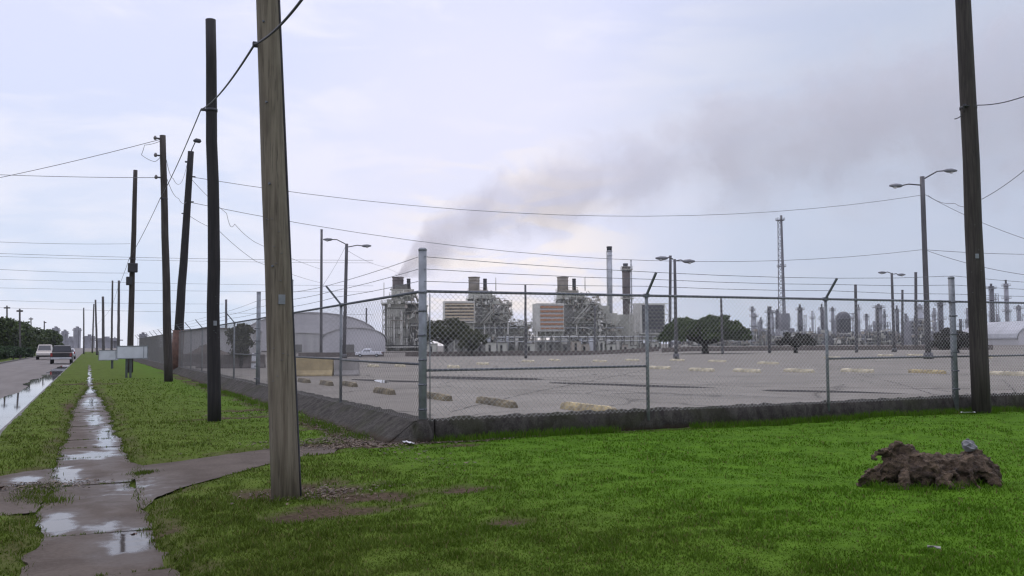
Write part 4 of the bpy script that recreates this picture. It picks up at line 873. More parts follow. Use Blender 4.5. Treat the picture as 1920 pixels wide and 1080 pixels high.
# ------------------------------------------------------------------ the plant (built in metres round each unit's own base; 1 u = one picture pixel's worth at its distance)
class Unit:
    def __init__(s, name, label, cat, ox, oy, dist, group=None, turn=0.0):
        s.d = dist; s.s = dist/FPX; p = D(ox, oy, dist); s.root = empty(name, p, label, cat, group, -YAW+turn); s.ox, s.oy = ox, oy
    def P(s, x, y, dy=0.0): return Vector(((x-s.ox)*s.s, dy, (s.oy-y)*s.s))
    def box(s, mb, x0, x1, y0, y1, depth=8, dy=0.0):
        a, b = s.P(x0, y1), s.P(x1, y0); mb.box(((a.x+b.x)/2, dy, (a.z+b.z)/2), (b.x-a.x, depth, b.z-a.z))
    def part(s, name, m, fn): mb = MB(); fn(mb); return mb.build(name, m, s.root)
    def parts(s, name, m, fn):
        class Split(MB):
            def box(q, *a, **k): p = MB(); p.box(*a, **k); p.build(name, m, s.root); return q
        q = Split(); fn(q)
        if q.v: q.build(name, m, s.root)
    def cyl(s, name, m, x, y0, y1, r0, r1=None, dy=0.0, n=16, cap=None):
        def fn(mb):
            a, b = s.P(x, y1, dy), s.P(x, y0, dy); R0, R1 = r0*s.s, (r0 if r1 is None else r1)*s.s
            pts, rs = [a, b], [R0, R1]
            mb.rings(pts, rs, n)
            h = (b-a).length; k = max(1, int(h/6))
            for i in range(1, k+1):
                q = a.lerp(b, i/(k+.3)); rr = (R0+(R1-R0)*i/(k+.3))*1.05+.03; mb.rings([q-Vector((0, 0, .12)), q+Vector((0, 0, .12))], [rr, rr], n)
            mb.rings([b-Vector((0, 0, .35)), b+Vector((0, 0, .05))], [R1*1.08, R1*1.08], n)
        return s.part(name, m, fn)
    def platform(s, x0, x1, y, depth, dy=0.0, rail=1.15, m='plant', legs=None):
        def fn(mb):
            a, b = s.P(x0, y), s.P(x1, y); mb.box(((a.x+b.x)/2, dy, a.z), (b.x-a.x, depth, .3))
            for yy in (dy-depth/2+.05, dy+depth/2-.05):
                for h in (.55, rail): mb.beam((a.x, yy, a.z+h), (b.x, yy, a.z+h), .09)
                n = max(2, int((b.x-a.x)/1.6))
                for i in range(n+1): x = a.x+(b.x-a.x)*i/n; mb.beam((x, yy, a.z), (x, yy, a.z+rail), .08)
            for x in (a.x, b.x):
                for h in (.55, rail): mb.beam((x, dy-depth/2, a.z+h), (x, dy+depth/2, a.z+h), .09)
            if legs is not None:
                z1 = s.P(0, legs).z
                for i in range(3):
                    x = a.x+.3+(b.x-a.x-.6)*i/2
                    for yy in (dy-depth/2+.2, dy+depth/2-.2): mb.beam((x, yy, z1), (x, yy, a.z), .3)
        return s.part('platform', M[m], fn)
    def lattice(s, name, m, x0, x1, y0, y1, depth, step, w=.16, dy=0.0):
        def fn(mb):
            a, b = s.P(x0, y1), s.P(x1, y0); ys_ = (dy-depth/2, dy+depth/2)
            for x in (a.x, b.x):
                for yy in ys_: mb.beam((x, yy, a.z), (x, yy, b.z), w*1.3)
            n = max(1, int((b.z-a.z)/step))
            for i in range(n):
                z0, z1 = a.z+(b.z-a.z)*i/n, a.z+(b.z-a.z)*(i+1)/n
                for yy in ys_: mb.beam((a.x, yy, z1), (b.x, yy, z1), w); mb.beam((a.x if i % 2 else b.x, yy, z0), (b.x if i % 2 else a.x, yy, z1), w)
                for x in (a.x, b.x): mb.beam((x, ys_[0], z1), (x, ys_[1], z1), w)
        return s.part(name, M[m], fn)
    def pipe(s, pts, r, m='plant_pipe', dy=0.0, name='pipe'):
        return s.part(name, M[m], lambda mb: mb.tube([s.P(x, y, dy) for x, y in pts], r*s.s, 8))
    def ribs(s, name, m, x0, x1, y0, y1, n, dy, w=.25, horiz=False):
        def fn(mb):
            for i in range(n+1):
                if horiz: y = y0+(y1-y0)*i/n; a, b = s.P(x0, y, dy), s.P(x1, y, dy)
                else: x = x0+(x1-x0)*i/n; a, b = s.P(x, y1, dy), s.P(x, y0, dy)
                mb.beam(a, b, w)
        return s.part(name, M[m], fn)
def pipework(u, regions, n, seed, dy):
    random.seed(seed)
    for mk in ('plant', 'plant_light', 'plant_dark', 'stack'):
        mb = MB()
        for i in range(n):
            x0, x1, y0, y1 = random.choice(regions); x, y = random.uniform(x0, x1), random.uniform(y0, y1); d_ = dy+random.uniform(-2.5, 1.0); k_ = random.random()
            if k_ < .35: mb.tube([u.P(x, y, d_), u.P(x, min(y1, y+random.uniform(6, 26)), d_)], random.uniform(.3, .9)*u.s, 6)
            elif k_ < .62: xx = min(x1, x+random.uniform(6, 26)); yy = y+random.choice([0, 0, random.uniform(-6, 10)]); mb.tube([u.P(x, y, d_), u.P((x+xx)/2, y, d_), u.P(xx, yy, d_)], random.uniform(.3, .9)*u.s, 6)
            elif k_ < .8: a, b_ = u.P(x, y, d_), u.P(x+random.uniform(-9, 9), y+random.uniform(5, 12), d_); mb.beam(a, b_, random.uniform(.15, .35))
            else: w_, h_ = random.uniform(1.5, 6), random.uniform(1.5, 6); u.box(mb, x-w_/2, x+w_/2, y-h_/2, y+h_/2, random.uniform(.8, 2.5), d_)
        mb.build('pipework', M[mk], u.root)['kind'] = 'stuff'
def hrsg(cx, oy, label, kind, seed):
    random.seed(seed); u = Unit('boiler_unit', label, 'power plant unit', cx, oy, 330, 'boiler units of the power plant', .12); X = lambda v: cx+v
    u.cyl('stack', M['stack_dark' if kind == 'A' else 'stack'], X(0), 518, 548, 10.5, 10.5, dy=4); u.cyl('vent_stack', M['black'], X(20), 522, 545, 3.6, 3.4, dy=2)
    if kind == 'A':
        u.parts('body', M['plant'], lambda mb: (u.box(mb, X(-20), X(14), 563, 658, 14), u.box(mb, X(14), X(42), 590, 658, 11, 1), u.box(mb, X(-12), X(30), 543, 563, 9, 2)))
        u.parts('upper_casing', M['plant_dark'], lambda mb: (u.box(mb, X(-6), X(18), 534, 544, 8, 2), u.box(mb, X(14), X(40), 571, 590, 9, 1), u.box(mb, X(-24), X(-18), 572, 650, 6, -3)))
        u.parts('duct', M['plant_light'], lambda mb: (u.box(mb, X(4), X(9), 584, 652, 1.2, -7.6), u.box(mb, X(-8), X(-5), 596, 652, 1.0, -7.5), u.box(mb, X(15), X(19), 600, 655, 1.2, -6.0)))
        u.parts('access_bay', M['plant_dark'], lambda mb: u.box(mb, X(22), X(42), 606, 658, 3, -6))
        u.platform(X(-30), X(40), 571, 17); u.platform(X(-16), X(34), 556, 12, 1); u.platform(X(-12), X(24), 545, 9, 2, m='stack'); u.platform(X(10), X(52), 585, 12); u.platform(X(16), X(46), 612, 10, -4)
        u.lattice('stair_tower', 'plant', X(-28), X(-20), 572, 656, 4, 2.6); u.lattice('stair_frame', 'plant', X(42), X(54), 575, 656, 5, 3.2)
        u.ribs('stiffeners', 'plant_light', X(-19), X(13), 574, 656, 8, -7.05, .22); u.ribs('girts', 'plant_dark', X(-20), X(40), 580, 650, 4, -7.1, .18, True)
        u.pipe([(X(-26), 556), (X(-26), 530)], .7, 'plant'); u.pipe([(X(36), 570), (X(44), 570), (X(48), 590), (X(58), 596), (X(58), 655)], 1.6); u.pipe([(X(26), 545), (X(32), 552), (X(38), 566)], 1.8, 'stack')
        u.pipe([(X(40), 602), (X(52), 602), (X(52), 655)], 1.2); u.part('canopy', M['plant_light'], lambda mb: u.box(mb, X(-50), X(62), 649, 651.5, 4, -11))
        pipework(u, [(X(-24), X(42), 572, 655), (X(12), X(44), 580, 655), (X(-14), X(30), 545, 572), (X(36), X(56), 572, 655)], 42, seed, -8)
        u.part('canopy_edge', M['black'], lambda mb: u.box(mb, X(-50), X(62), 647.2, 649, 4.2, -11))
    else:
        u.parts('body', M['plant'], lambda mb: (u.box(mb, X(-14), X(32), 575, 658, 13), u.box(mb, X(-10), X(24), 545, 563, 9, 2), u.box(mb, X(32), X(58), 592, 658, 12, 1), u.box(mb, X(58), X(98), 612, 658, 10, 2)))
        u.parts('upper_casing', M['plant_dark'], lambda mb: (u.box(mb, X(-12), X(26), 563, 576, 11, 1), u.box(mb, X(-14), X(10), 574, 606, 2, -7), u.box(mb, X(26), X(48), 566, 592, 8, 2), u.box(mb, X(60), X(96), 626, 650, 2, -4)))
        u.parts('duct', M['plant'], lambda mb: (mb.add([u.P(X(20), 548, -3), u.P(X(36), 556, -3), u.P(X(66), 596, -3), u.P(X(50), 606, -3), u.P(X(20), 548, 5), u.P(X(36), 556, 5), u.P(X(66), 596, 5), u.P(X(50), 606, 5)], [(0, 1, 2, 3), (7, 6, 5, 4), (0, 4, 5, 1), (1, 5, 6, 2), (2, 6, 7, 3), (3, 7, 4, 0)])))
        u.platform(X(-18), X(60), 573, 16); u.platform(X(-14), X(36), 561, 13, 1); u.platform(X(-11), X(22), 546, 10, 2, m='stack'); u.platform(X(28), X(68), 588, 12); u.platform(X(-16), X(80), 606, 15, m='plant_light'); u.platform(X(-16), X(104), 631, 14, m='plant_light'); u.platform(X(60), X(110), 612, 10, 1)
        for k_ in (-6, 0): u.pipe([(X(12+k_), 608), (X(42+k_), 574)], 1.7, 'plant_light', -8.4)
        u.pipe([(X(40), 545), (X(40), 520)], .9, 'plant_light', 1); u.pipe([(X(30), 560), (X(44), 560), (X(52), 572), (X(62), 590)], 1.8, 'stack', -2)
        u.pipe([(X(57), 606), (X(57), 657)], 1.5, 'plant_light', -8); u.pipe([(X(14), 606), (X(14), 657)], 1.2, 'plant_light', -8); u.pipe([(X(-16), 616), (X(102), 616)], 1.2, 'plant_pipe', -7.6); u.pipe([(X(-16), 636), (X(102), 638)], 1.4, 'plant_pipe', -7.6)
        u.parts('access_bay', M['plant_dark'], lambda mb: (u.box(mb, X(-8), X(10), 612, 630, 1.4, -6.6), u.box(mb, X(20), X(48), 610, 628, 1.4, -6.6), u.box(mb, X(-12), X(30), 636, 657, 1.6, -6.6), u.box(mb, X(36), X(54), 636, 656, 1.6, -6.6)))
        u.lattice('stair_tower', 'plant', X(58), X(70), 590, 656, 5, 3.0); u.lattice('stair_frame', 'plant', X(84), X(94), 604, 656, 4, 3.0, dy=-3); u.lattice('pipe_frame', 'plant', X(24), X(56), 572, 606, 4, 3.0, dy=-8)
        u.ribs('girts', 'plant_light', X(-14), X(58), 580, 655, 6, -6.6, .2, True); pipework(u, [(X(-16), X(60), 575, 655), (X(30), X(100), 600, 655), (X(-10), X(34), 548, 575), (X(28), X(64), 562, 600), (X(-16), X(104), 630, 657)], 95, seed, -7.5); pipework(u, [(X(24), X(66), 556, 600), (X(60), X(112), 596, 630)], 28, seed+9, 2)
        for k_ in range(7): u.cyl('vessel', M[random.choice(['plant_light', 'plant_dark', 'plant_pipe', 'plant'])], X(-10+16*k_+random.uniform(-3, 3)), 640-random.uniform(0, 10), 658, random.uniform(2.5, 5), dy=-9-random.uniform(0, 3), n=12)
        for k_ in range(5): x_ = X(random.uniform(-12, 92)); u.part('control_box', M[random.choice(['plant_light', 'plant_dark', 'plant', 'white'])], lambda mb: u.box(mb, x_, x_+random.uniform(5, 12), 643+random.uniform(-3, 6), 658, 3, -13))
    return u
hrsg(746, 658, 'leftmost plant unit whose broad stack gives off the smoke', 'A', 1)
hrsg(891, 659, 'middle plant unit with a broad stack, behind the cream louvred box', 'B', 2)
hrsg(1060, 659, 'third plant unit with a broad stack, right of the brown louvred box', 'B', 3)
def filterbox(x0, x1, y0, y1, label, slat, n, side):
    u = Unit('filter_house', label, 'air filter house', (x0+x1)/2, 658, 312, 'louvred air intake boxes of the plant', .1)
    u.parts('body', M['plant_dark'], lambda mb: u.box(mb, x0, x1, y0, y1, 9))
    def slats(mb):
        for i in range(n):
            y = y0+(y1-y0)*(i+.5)/n; a, b = u.P(x0+side, y), u.P(x1, y); mb.box(((a.x+b.x)/2, -4.75, a.z), (b.x-a.x, .8, (y1-y0)/n*u.s*.52))
    if n: u.part('louvre', M[slat], slats)
    if slat == 'brown_l': u.part('louvre_backing', M['white'], lambda mb: u.box(mb, x0+side, x1-1, y0, y1, .2, -4.6))
    u.part('frame', M['plant_light'], lambda mb: (u.box(mb, x0-1, x1+1, y0-3, y0, 10), u.box(mb, x0-1, x0+max(1.5, side), y0, y1, 9.9, -.1), u.box(mb, x1-1, x1+1, y0, y1, 9.9, -.1)))
    u.parts('leg', M['plant'], lambda mb: [u.box(mb, x, x+2, y1, 658, .5, dy) for x in np.linspace(x0, x1-2, 4) for dy in (-4, 0, 4)])
    u.part('transition_duct', M['plant'], lambda mb: u.box(mb, x0+8, x1-4, y1, y1+12, 6, 1)); u.platform(x0-2, x1+2, y1+1, 10.5, m='plant_light'); u.part('base_skid', M['plant_dark'], lambda mb: u.box(mb, x0+3, x1-3, y1+18, 657, 5, 1)); return u
filterbox(832, 888, 569, 604, 'cream louvred box above the dark olive tree', 'cream', 6, 2)
filterbox(1003, 1053, 573, 620, 'rust brown louvred box between the middle and the third unit', 'brown_l', 6, 7)
u = filterbox(1195, 1240, 573, 625, 'dark louvred box left of the domed tree, behind a fence post', 'ref_dark', 8, 3)
u.lattice('open_frame', 'plant_light', 1186, 1195, 570, 656, 8, 2.8); u.lattice('side_frame', 'plant_light', 1241, 1251, 570, 630, 8, 2.8); u.pipe([(1196, 632), (1262, 632)], 1.2, 'plant_light', -6)
u = Unit('exhaust_stack', 'tall slim pale stack with a dark top, right of the third unit', 'chimney stack', 1145, 658, 335)
u.cyl('shell', M['plant_pipe'], 1145, 470, 600, 4.6, 5.2); u.cyl('tip', M['black'], 1145, 462, 470, 4.9); u.parts('base_casing', M['plant'], lambda mb: (u.box(mb, 1134, 1156, 588, 658, 9), u.box(mb, 1128, 1142, 574, 600, 7)))
u.part('ladder', M['plant'], lambda mb: [mb.beam(u.P(1139.2, 600, -.6+.6*k_), u.P(1139.8, 472, -.6+.6*k_), .1) for k_ in range(2)])
u = Unit('exhaust_stack', 'broad dark stack with a thin riser on its right side', 'chimney stack', 1177, 658, 340)
u.cyl('shell', M['stack_dark'], 1176, 500, 658, 6.8, 7.6); u.cyl('riser', M['plant_pipe'], 1185, 488, 640, 1.5, dy=-1, n=8); u.cyl('tip', M['ref_dark'], 1175, 494, 501, 4.5); u.platform(1167, 1187, 506, 4, -.2); u.platform(1166, 1188, 560, 4.5, -.2)
u.parts('base_casing', M['plant'], lambda mb: (u.box(mb, 1150, 1196, 602, 658, 9, 2), u.box(mb, 1160, 1190, 590, 602, 7, 2)))
u = Unit('pipe_rack', 'long low pipe rack running along the foot of the plant units', 'pipe rack', 1060, 659, 300, None, .05)
for j, y in enumerate((632, 640)):
    for k_ in range(4): u.pipe([(930, y), (1262, y)], .7+.3*(k_ % 2), ['plant_pipe', 'plant_light', 'stack', 'plant'][k_], -2+1.2*k_)
u.part('steel_frame', M['plant_dark'], lambda mb: [u.box(mb, x, x+1.6, 630, 659, .35, dy) for x in range(930, 1264, 17) for dy in (-2.4, 2.6)]+[u.box(mb, x, x+1.2, y+1, y+2.5, 5.4, .1) for x in range(930, 1264, 17) for y in (632, 640)])
random.seed(21)
lab = 'small grey equipment shed at the foot of the plant units'
for i in range(20):
    x = 815+i*22+random.uniform(-6, 6); w = random.uniform(8, 20); y = 644+random.uniform(-7, 6)
    if 955 < x < 1000 and i % 2: continue
    u = Unit('equipment_shed', lab, 'equipment shed', x, 660.5, 285+random.uniform(-12, 8), 'equipment sheds along the foot of the plant', random.uniform(-.2, .3)); mm = random.choice(['plant_dark', 'plant', 'plant_dark', 'plant', 'stack'])
    u.part('wall', M[mm], lambda mb: u.box(mb, x-w/2, x+w/2, y, 661, 3)); u.part('roof', M['plant_dark'], lambda mb: u.box(mb, x-w/2-.6, x+w/2+.6, y-1.2, y, 3.4)); u.part('door', M['dark'], lambda mb: u.box(mb, x-w*.2, x-w*.2+4, y+4, 660.5, .2, -1.55))
# arched storage roofs to the left
def arched(label, x0, x1, yt, ys, yb, dist, depth, m, gable=False, turn=.2, name='storage_hall'):
    u = Unit(name, label, 'storage hall', (x0+x1)/2, yb, dist, 'big grey sheds left of the plant', turn); n = 14
    def prof(e=0):
        w = (x1-x0)/2*u.s+e; h0 = (yb-ys)*u.s; h1 = (ys-yt)*u.s
        if gable: return [(-w, h0), (0, h0+h1), (w, h0)]
        return [(-w*math.cos(math.pi*i/n), h0+h1*math.sin(math.pi*i/n)) for i in range(n+1)]
    def roof(mb):
        p = prof(.5); q = [(x, -depth/2-.4, z+.15) for x, z in p]+[(x, depth/2+.4, z+.15) for x, z in p]; k_ = len(p); mb.add(q, [(i, i+1, k_+i+1, k_+i) for i in range(k_-1)])
        q2 = [(x, y, z-.3) for x, y, z in q]; mb.add(q2, [(i, i+1, k_+i+1, k_+i) for i in range(k_-1)])
        b0 = len(mb.v)-4*k_; mb.f += [(b0+i, b0+i+1, b0+2*k_+i+1, b0+2*k_+i) for i in range(k_-1)]; mb.sm += [False]*(k_-1)
    u.part('roof', M[m], roof)
    def wall(mb):
        p = prof(-.05); poly = [(p[0][0], 0)]+p+[(p[-1][0], 0)]; k_ = len(poly); vs = [(x, -depth/2, z) for x, z in poly]+[(x, depth/2, z) for x, z in poly]; mb.add(vs, [tuple(range(k_)), tuple(range(2*k_-1, k_-1, -1)), (0, k_, k_+1, 1), (k_-2, k_-1, 2*k_-1, 2*k_-2)])
    u.part('wall', M['wall_grey'] if gable else M['roof'], wall); u.part('door', M['plant_dark'], lambda mb: u.box(mb, x0+(x1-x0)*.3, x0+(x1-x0)*.5, yb-14, yb, .2, -depth/2-.1)); return u
arched('large grey arched roof behind the lamp left of the corner post', 470, 700, 590, 634, 656, 420, 60, 'roof')
arched('smaller pale arched hall in front of the large arched roof', 606, 716, 616, 638, 660, 330, 40, 'wall_grey')
arched('long low grey hall just right of the thick pole, below the arched roof', 524, 612, 624, 627, 660, 320, 25, 'roof', True)
arched('low brownish grey hall behind the fence, left of the small bushy tree', 352, 480, 617, 622, 662, 230, 30, 'barrier_brown', True)
arched('pale low roof at the far right edge, behind the dark pole', 1852, 2010, 602, 634, 657, 330, 40, 'ref_light', False, 0)
# flare tower
u = Unit('flare_tower', 'tall lattice tower with a dark riser right of the domed tree', 'lattice tower', 1469, 655, 450)
def tower(mb):
    n = 22
    for i in range(n):
        f0, f1 = i/n, (i+1)/n; y0, y1 = 655+(412-655)*f0, 655+(412-655)*f1; w0, w1 = 9.5-5.0*f0**.7, 9.5-5.0*f1**.7; q = [];
        for a in range(3):
            t = 2*math.pi*a/3+.5; q.append((u.P(1469, y0)+Vector((math.cos(t), math.sin(t), 0))*w0*u.s, u.P(1469, y1)+Vector((math.cos(t), math.sin(t), 0))*w1*u.s))
        for a in range(3):
            mb.beam(q[a][0], q[a][1], .34); b_ = (a+1) % 3; mb.beam(q[a][1], q[b_][1], .2); mb.beam(q[a][0] if i % 2 else q[b_][0], q[b_][1] if i % 2 else q[a][1], .18)
u.part('lattice', M['ref'], tower); u.cyl('riser', M['ref_dark'], 1471, 403, 655, 2.0, dy=0, n=10); u.platform(1462, 1476, 412, 3.5, m='ref_dark', rail=1.0); u.platform(1462.5, 1476, 500, 3.5, m='ref', rail=1.0); u.parts('base_house', M['ref'], lambda mb: (u.box(mb, 1460, 1486, 616, 655, 8), u.box(mb, 1463, 1479, 588, 616, 6)))
# refinery columns at right
cols = [(1415, 590, 4.5, 'ref_light', 'pale column at the left end of the refinery, beside the domed tree'), (1428, 600, 3, 'ref', 'short grey column second from the domed tree'), (1446, 582, 5.5, 'ref', 'grey column left of the lattice tower, beside a thin dark pole'), (1459, 583, 3.5, 'ref_dark', 'thin dark column touching the left foot of the lattice tower'),
        (1502, 577, 4.5, 'ref_dark', 'dark column alone to the right of the lattice tower'), (1543, 577, 3.2, 'ref_dark', 'thin dark column just left of the second angled fence arm post'), (1563, 578, 3.2, 'ref', 'thin grey column between the fence post and the domed drum'),
        (1612, 576, 2.6, 'ref_light', 'thin pale column just right of the domed drum'), (1626, 596, 2.5, 'ref', 'short thin column in the low part of the refinery'), (1650, 573, 6, 'ref', 'broad grey column left of the small far lamp'), (1660, 590, 3, 'ref', 'short column right of the broad grey one'), (1684, 580, 3.5, 'ref_dark', 'dark column just right of the small far lamp'),
        (1727, 573, 5, 'ref_light', 'pale broad column left of the tallest lamp shaft'), (1766, 568, 5, 'ref_dark', 'dark column left of the thick fence post at right'), (1752, 590, 2.4, 'ref', 'slim column right of the tallest lamp shaft'), (1815, 600, 3, 'ref', 'short column just left of the dark wooden pole'),
        (1863, 537, 4.5, 'ref_dark', 'tall dark column just right of the dark wooden pole'), (1891, 532, 4.0, 'ref', 'tallest grey column with a dark tip near the right edge'), (1913, 575, 4, 'ref', 'grey column cut by the right edge of the picture')]
for i, (x, y, r, m_, lab) in enumerate(cols):
    d = 430+((i*37) % 5)*28; u = Unit('refinery_column', lab, 'refinery column', x, 656-(d-430)*.01, d, 'refinery columns at right'); 
    u.cyl('shell', M[m_], x, y, u.oy, r*.92, r, n=12); u.cyl('neck', M['ref_dark' if i % 3 else m_], x, y-3-(i % 3)*2, y, r*.45, n=10)
    for k_ in range(2+i % 2): u.platform(x-r*1.5, x+r*1.5, y+4+k_*(18+i % 5*3), r*3*u.s, m='ref', rail=1.2)
    if i % 2 == 0: u.lattice('stair_frame', 'ref', x+r*1.2, x+r*1.2+5, y+14, u.oy, 2.5, 3.0, .14)
    u.pipe([(x-r, y+6), (x-r*1.5, y+12), (x-r*1.5, u.oy)], .6, 'ref_light', -1.5); u.part('skirt', M['ref'], lambda mb: u.box(mb, x-r*1.6, x+r*1.8, 632+i % 4*3, u.oy, 5))
random.seed(77)
for i in range(26):
    x = 1408+i*19.6+random.uniform(-7, 7); y = random.uniform(560, 606); d = random.uniform(460, 580); r = random.uniform(1.2, 3.0); u = Unit('thin_stack', 'thin distant stack among the refinery columns at right', 'thin stack', x, 655, d, 'thin distant stacks of the refinery'); mk = random.choice(['ref', 'ref_light', 'ref_dark', 'ref'])
    u.cyl('shell', M[mk], x, y, 655, r*.9, r, n=8); u.platform(x-r*1.8, x+r*1.8, y+random.uniform(5, 14), r*3*u.s, m='ref', rail=1.2); u.pipe([(x+r, y+3), (x+r*2, y+8), (x+r*2, 655)], .4, 'ref'); u.part('skirt', M[random.choice(['ref', 'ref_light', 'ref_dark'])], lambda mb: u.box(mb, x-random.uniform(3, 8), x+random.uniform(3, 8), random.uniform(620, 640), 655, 5))
u = Unit('storage_drum', 'broad domed dark drum between fence post and pole in the refinery', 'storage drum', 1583, 656, 440)
u.part('shell', M['ref_dark'], lambda mb: mb.rings([u.P(1583, 656), u.P(1583, 596), u.P(1583, 590), u.P(1583, 586), u.P(1583, 584)], [13*u.s, 13*u.s, 11.5*u.s, 7.5*u.s, .1], 22)); u.platform(1570, 1602, 598, 8, m='ref'); u.lattice('side_frame', 'ref', 1596, 1606, 588, 656, 5, 3)
blocks = [(1400, 1440, 622, 'plant_pipe', 'pale block of tanks right beside the domed tree'), (1440, 1480, 632, 'ref', 'low grey block before the foot of the lattice tower'), (1482, 1552, 627, 'ref', 'long low grey block between lattice tower and fence post'), (1552, 1612, 630, 'ref_dark', 'low dark block at the foot of the domed drum'),
          (1612, 1668, 624, 'ref', 'low grey block left of the small far lamp'), (1668, 1730, 630, 'ref_dark', 'low dark block behind the small far lamp'), (1700, 1738, 604, 'ref', 'taller grey block left of the tallest lamp'), (1740, 1800, 628, 'ref', 'low grey block behind the thick fence post at right'), (1795, 1850, 632, 'ref_dark', 'low dark block behind the dark wooden pole'), (1262, 1420, 641, 'ref_dark', 'long low dark block behind the trunk of the domed tree')]
random.seed(5)
for i, (x0, x1, y, m_, lab) in enumerate(blocks):
    d = 395+(i % 3)*12; u = Unit('process_block', lab, 'process block', (x0+x1)/2, 657, d, 'low process blocks of the refinery', .1)
    u.part('wall', M[m_], lambda mb: u.box(mb, x0, x1, y, 657, 8)); u.platform(x0, x1, y-.8, 8.4, m='ref', rail=1.2)
    for k_ in range(int((x1-x0)/9)):
        x = x0+5+k_*9+random.uniform(-2, 2); u.cyl('vessel', M[random.choice(['ref', 'ref_light', 'ref_dark', 'plant_pipe'])], x, y-random.uniform(4, 13), y, random.uniform(1.2, 3), dy=random.uniform(-3, 3), n=10)
    for k_ in range(4): yy = y+6+k_*6; u.pipe([(x0, yy), (x1, yy)], random.uniform(.5, 1.2), random.choice(['ref_light', 'ref', 'plant_pipe']), -4.4)
    pipework(u, [(x0, x1, y-6, 656)], int((x1-x0)*.5), 100+i, -4.6)
    u.parts('column', M['ref_dark'], lambda mb: [u.box(mb, x, x+1.2, y, 657, .4, -4.3) for x in np.arange(x0+2, x1, 8)])
for i, (x, y, w, d, lab) in enumerate([(104, 615, 5, 900, 'faint far tower just right of the roadside trees'), (121, 621, 4, 900, 'faint short far tower at the end of the street'), (144, 615, 5, 860, 'faint far tower left of the farthest street pole'), (133, 634, 14, 880, 'faint low far works at the end of the street'), (168, 630, 10, 820, 'faint low block just right of the farthest street pole'), (268, 626, 3, 600, 'faint far vent right of the large white board'), (200, 634, 30, 640, 'faint long low works above the smaller white board')]):
    u = Unit('far_tower', lab, 'far tower' if w < 6 else 'far works', x, 652, d, 'faint works at the end of the street'); u.part('wall', M['ref'], lambda mb: u.box(mb, x-w/2, x+w/2, y, 653, 10)); u.parts('roof_gear', M['ref'], lambda mb: (u.box(mb, x-w*.8, x+w*.8, y+3, y+5, 11), u.box(mb, x-w*.2, x+w*.1, y-3, y, 4)))
    u.cyl('vent', M['ref_dark'], x+w*.5, y-2, 653, 1, n=8)
for i, (x0, x1, lab) in enumerate([(560, 720, 'low dark parapet wall behind the yard where the white pickup stands'), (1240, 1860, 'low brown boundary wall at the far edge of the lot on the right'), (760, 1235, 'low brown boundary wall at the far edge of the lot before the plant')]):
    n_ = 12; mb = MB(); pts = [GL(x0+(x1-x0)*k_/n_, (664 if i == 1 else 668.5)) for k_ in range(n_+1)]; d_ = 150 if i == 1 else 205
    pts = [D(x0+(x1-x0)*k_/n_, 600, d_) for k_ in range(n_+1)]
    for p in pts: p.z = (.12+float(far_dip(p.x, p.y)))
    for a, b_ in zip(pts[:-1], pts[1:]):
        h = .8 if i == 1 else 1.0; t = Vector((.1, .25, 0)); mb.add([a, b_, b_+Vector((0, 0, h)), a+Vector((0, 0, h)), a+t, b_+t, b_+t+Vector((0, 0, h)), a+t+Vector((0, 0, h))], [(0, 1, 2, 3), (7, 6, 5, 4), (3, 2, 6, 7), (0, 3, 7, 4), (1, 5, 6, 2)])
    tag(mb.build('boundary_wall', M['barrier_brown']), lab, 'wall', 'low walls at the far edge of the lot')

# ------------------------------------------------------------------ uprooted stump on the lawn
random.seed(4); rr = np.random.default_rng(4)
sb = G(1738, 912); sb.z = gz(sb.x, sb.y)-.05
root = empty('tree_stump', sb, 'dark brown uprooted stump with knotted roots lying on the lawn at right', 'tree stump', None, -YAW)
def blob(mb, c, r, n=3, sq=(1, 1, 1)):
    bm = bmesh.new(); bmesh.ops.create_icosphere(bm, subdivisions=n, radius=1.0); vs = [(c[0]+v.co.x*r*sq[0], c[1]+v.co.y*r*sq[1], c[2]+v.co.z*r*sq[2]) for v in bm.verts]; fs = [tuple(v.index for v in f.verts) for f in bm.faces]; bm.free(); mb.add(vs, fs, True)
def gnarl(name, pieces, roots, mt, voxel=.022):
    mb = MB()
    for c, r, sq in pieces: blob(mb, c, r, 3, sq)
    for pts, r0, r1 in roots: mb.rings(pts, [r0+(r1-r0)*i/(len(pts)-1) for i in range(len(pts))], 9)
    o = mb.build(name, mt, root)
    m_ = o.modifiers.new('remesh', 'REMESH'); m_.mode = 'VOXEL'; m_.voxel_size = voxel; m_.use_smooth_shade = True
    for sc_, st, ty in ((.20, .13, 'CLOUDS'), (.07, .06, 'CLOUDS'), (.022, .016, 'CLOUDS')):
        t = bpy.data.textures.new(name, ty); t.noise_scale = sc_; t.noise_depth = 4; t.noise_type = 'HARD_NOISE' if sc_ > .03 else 'SOFT_NOISE'
        d_ = o.modifiers.new('gnarl', 'DISPLACE'); d_.texture = t; d_.strength = st; d_.mid_level = .45; d_.texture_coords = 'GLOBAL'
    return o
m, b = newmat('stump_wood'); M['stump'] = m
tcn = N('ShaderNodeTexCoord').outputs['Object']; g = noise(tcn, 3.5, 6, .65, 1.2, (1, 1, 1.6)); f2 = noise(tcn, 16, 5, .7, .8)
c = mixc(maprange(g, .35, .65), (0.040, 0.026, 0.015), (0.125, 0.086, 0.052)); c = mixc(maprange(f2, .45, .7), c, (0.015, 0.009, 0.005)); setc(b.inputs['Base Color'], c); b.inputs['Roughness'].default_value = .95; bump(b, f2, .9, .04)
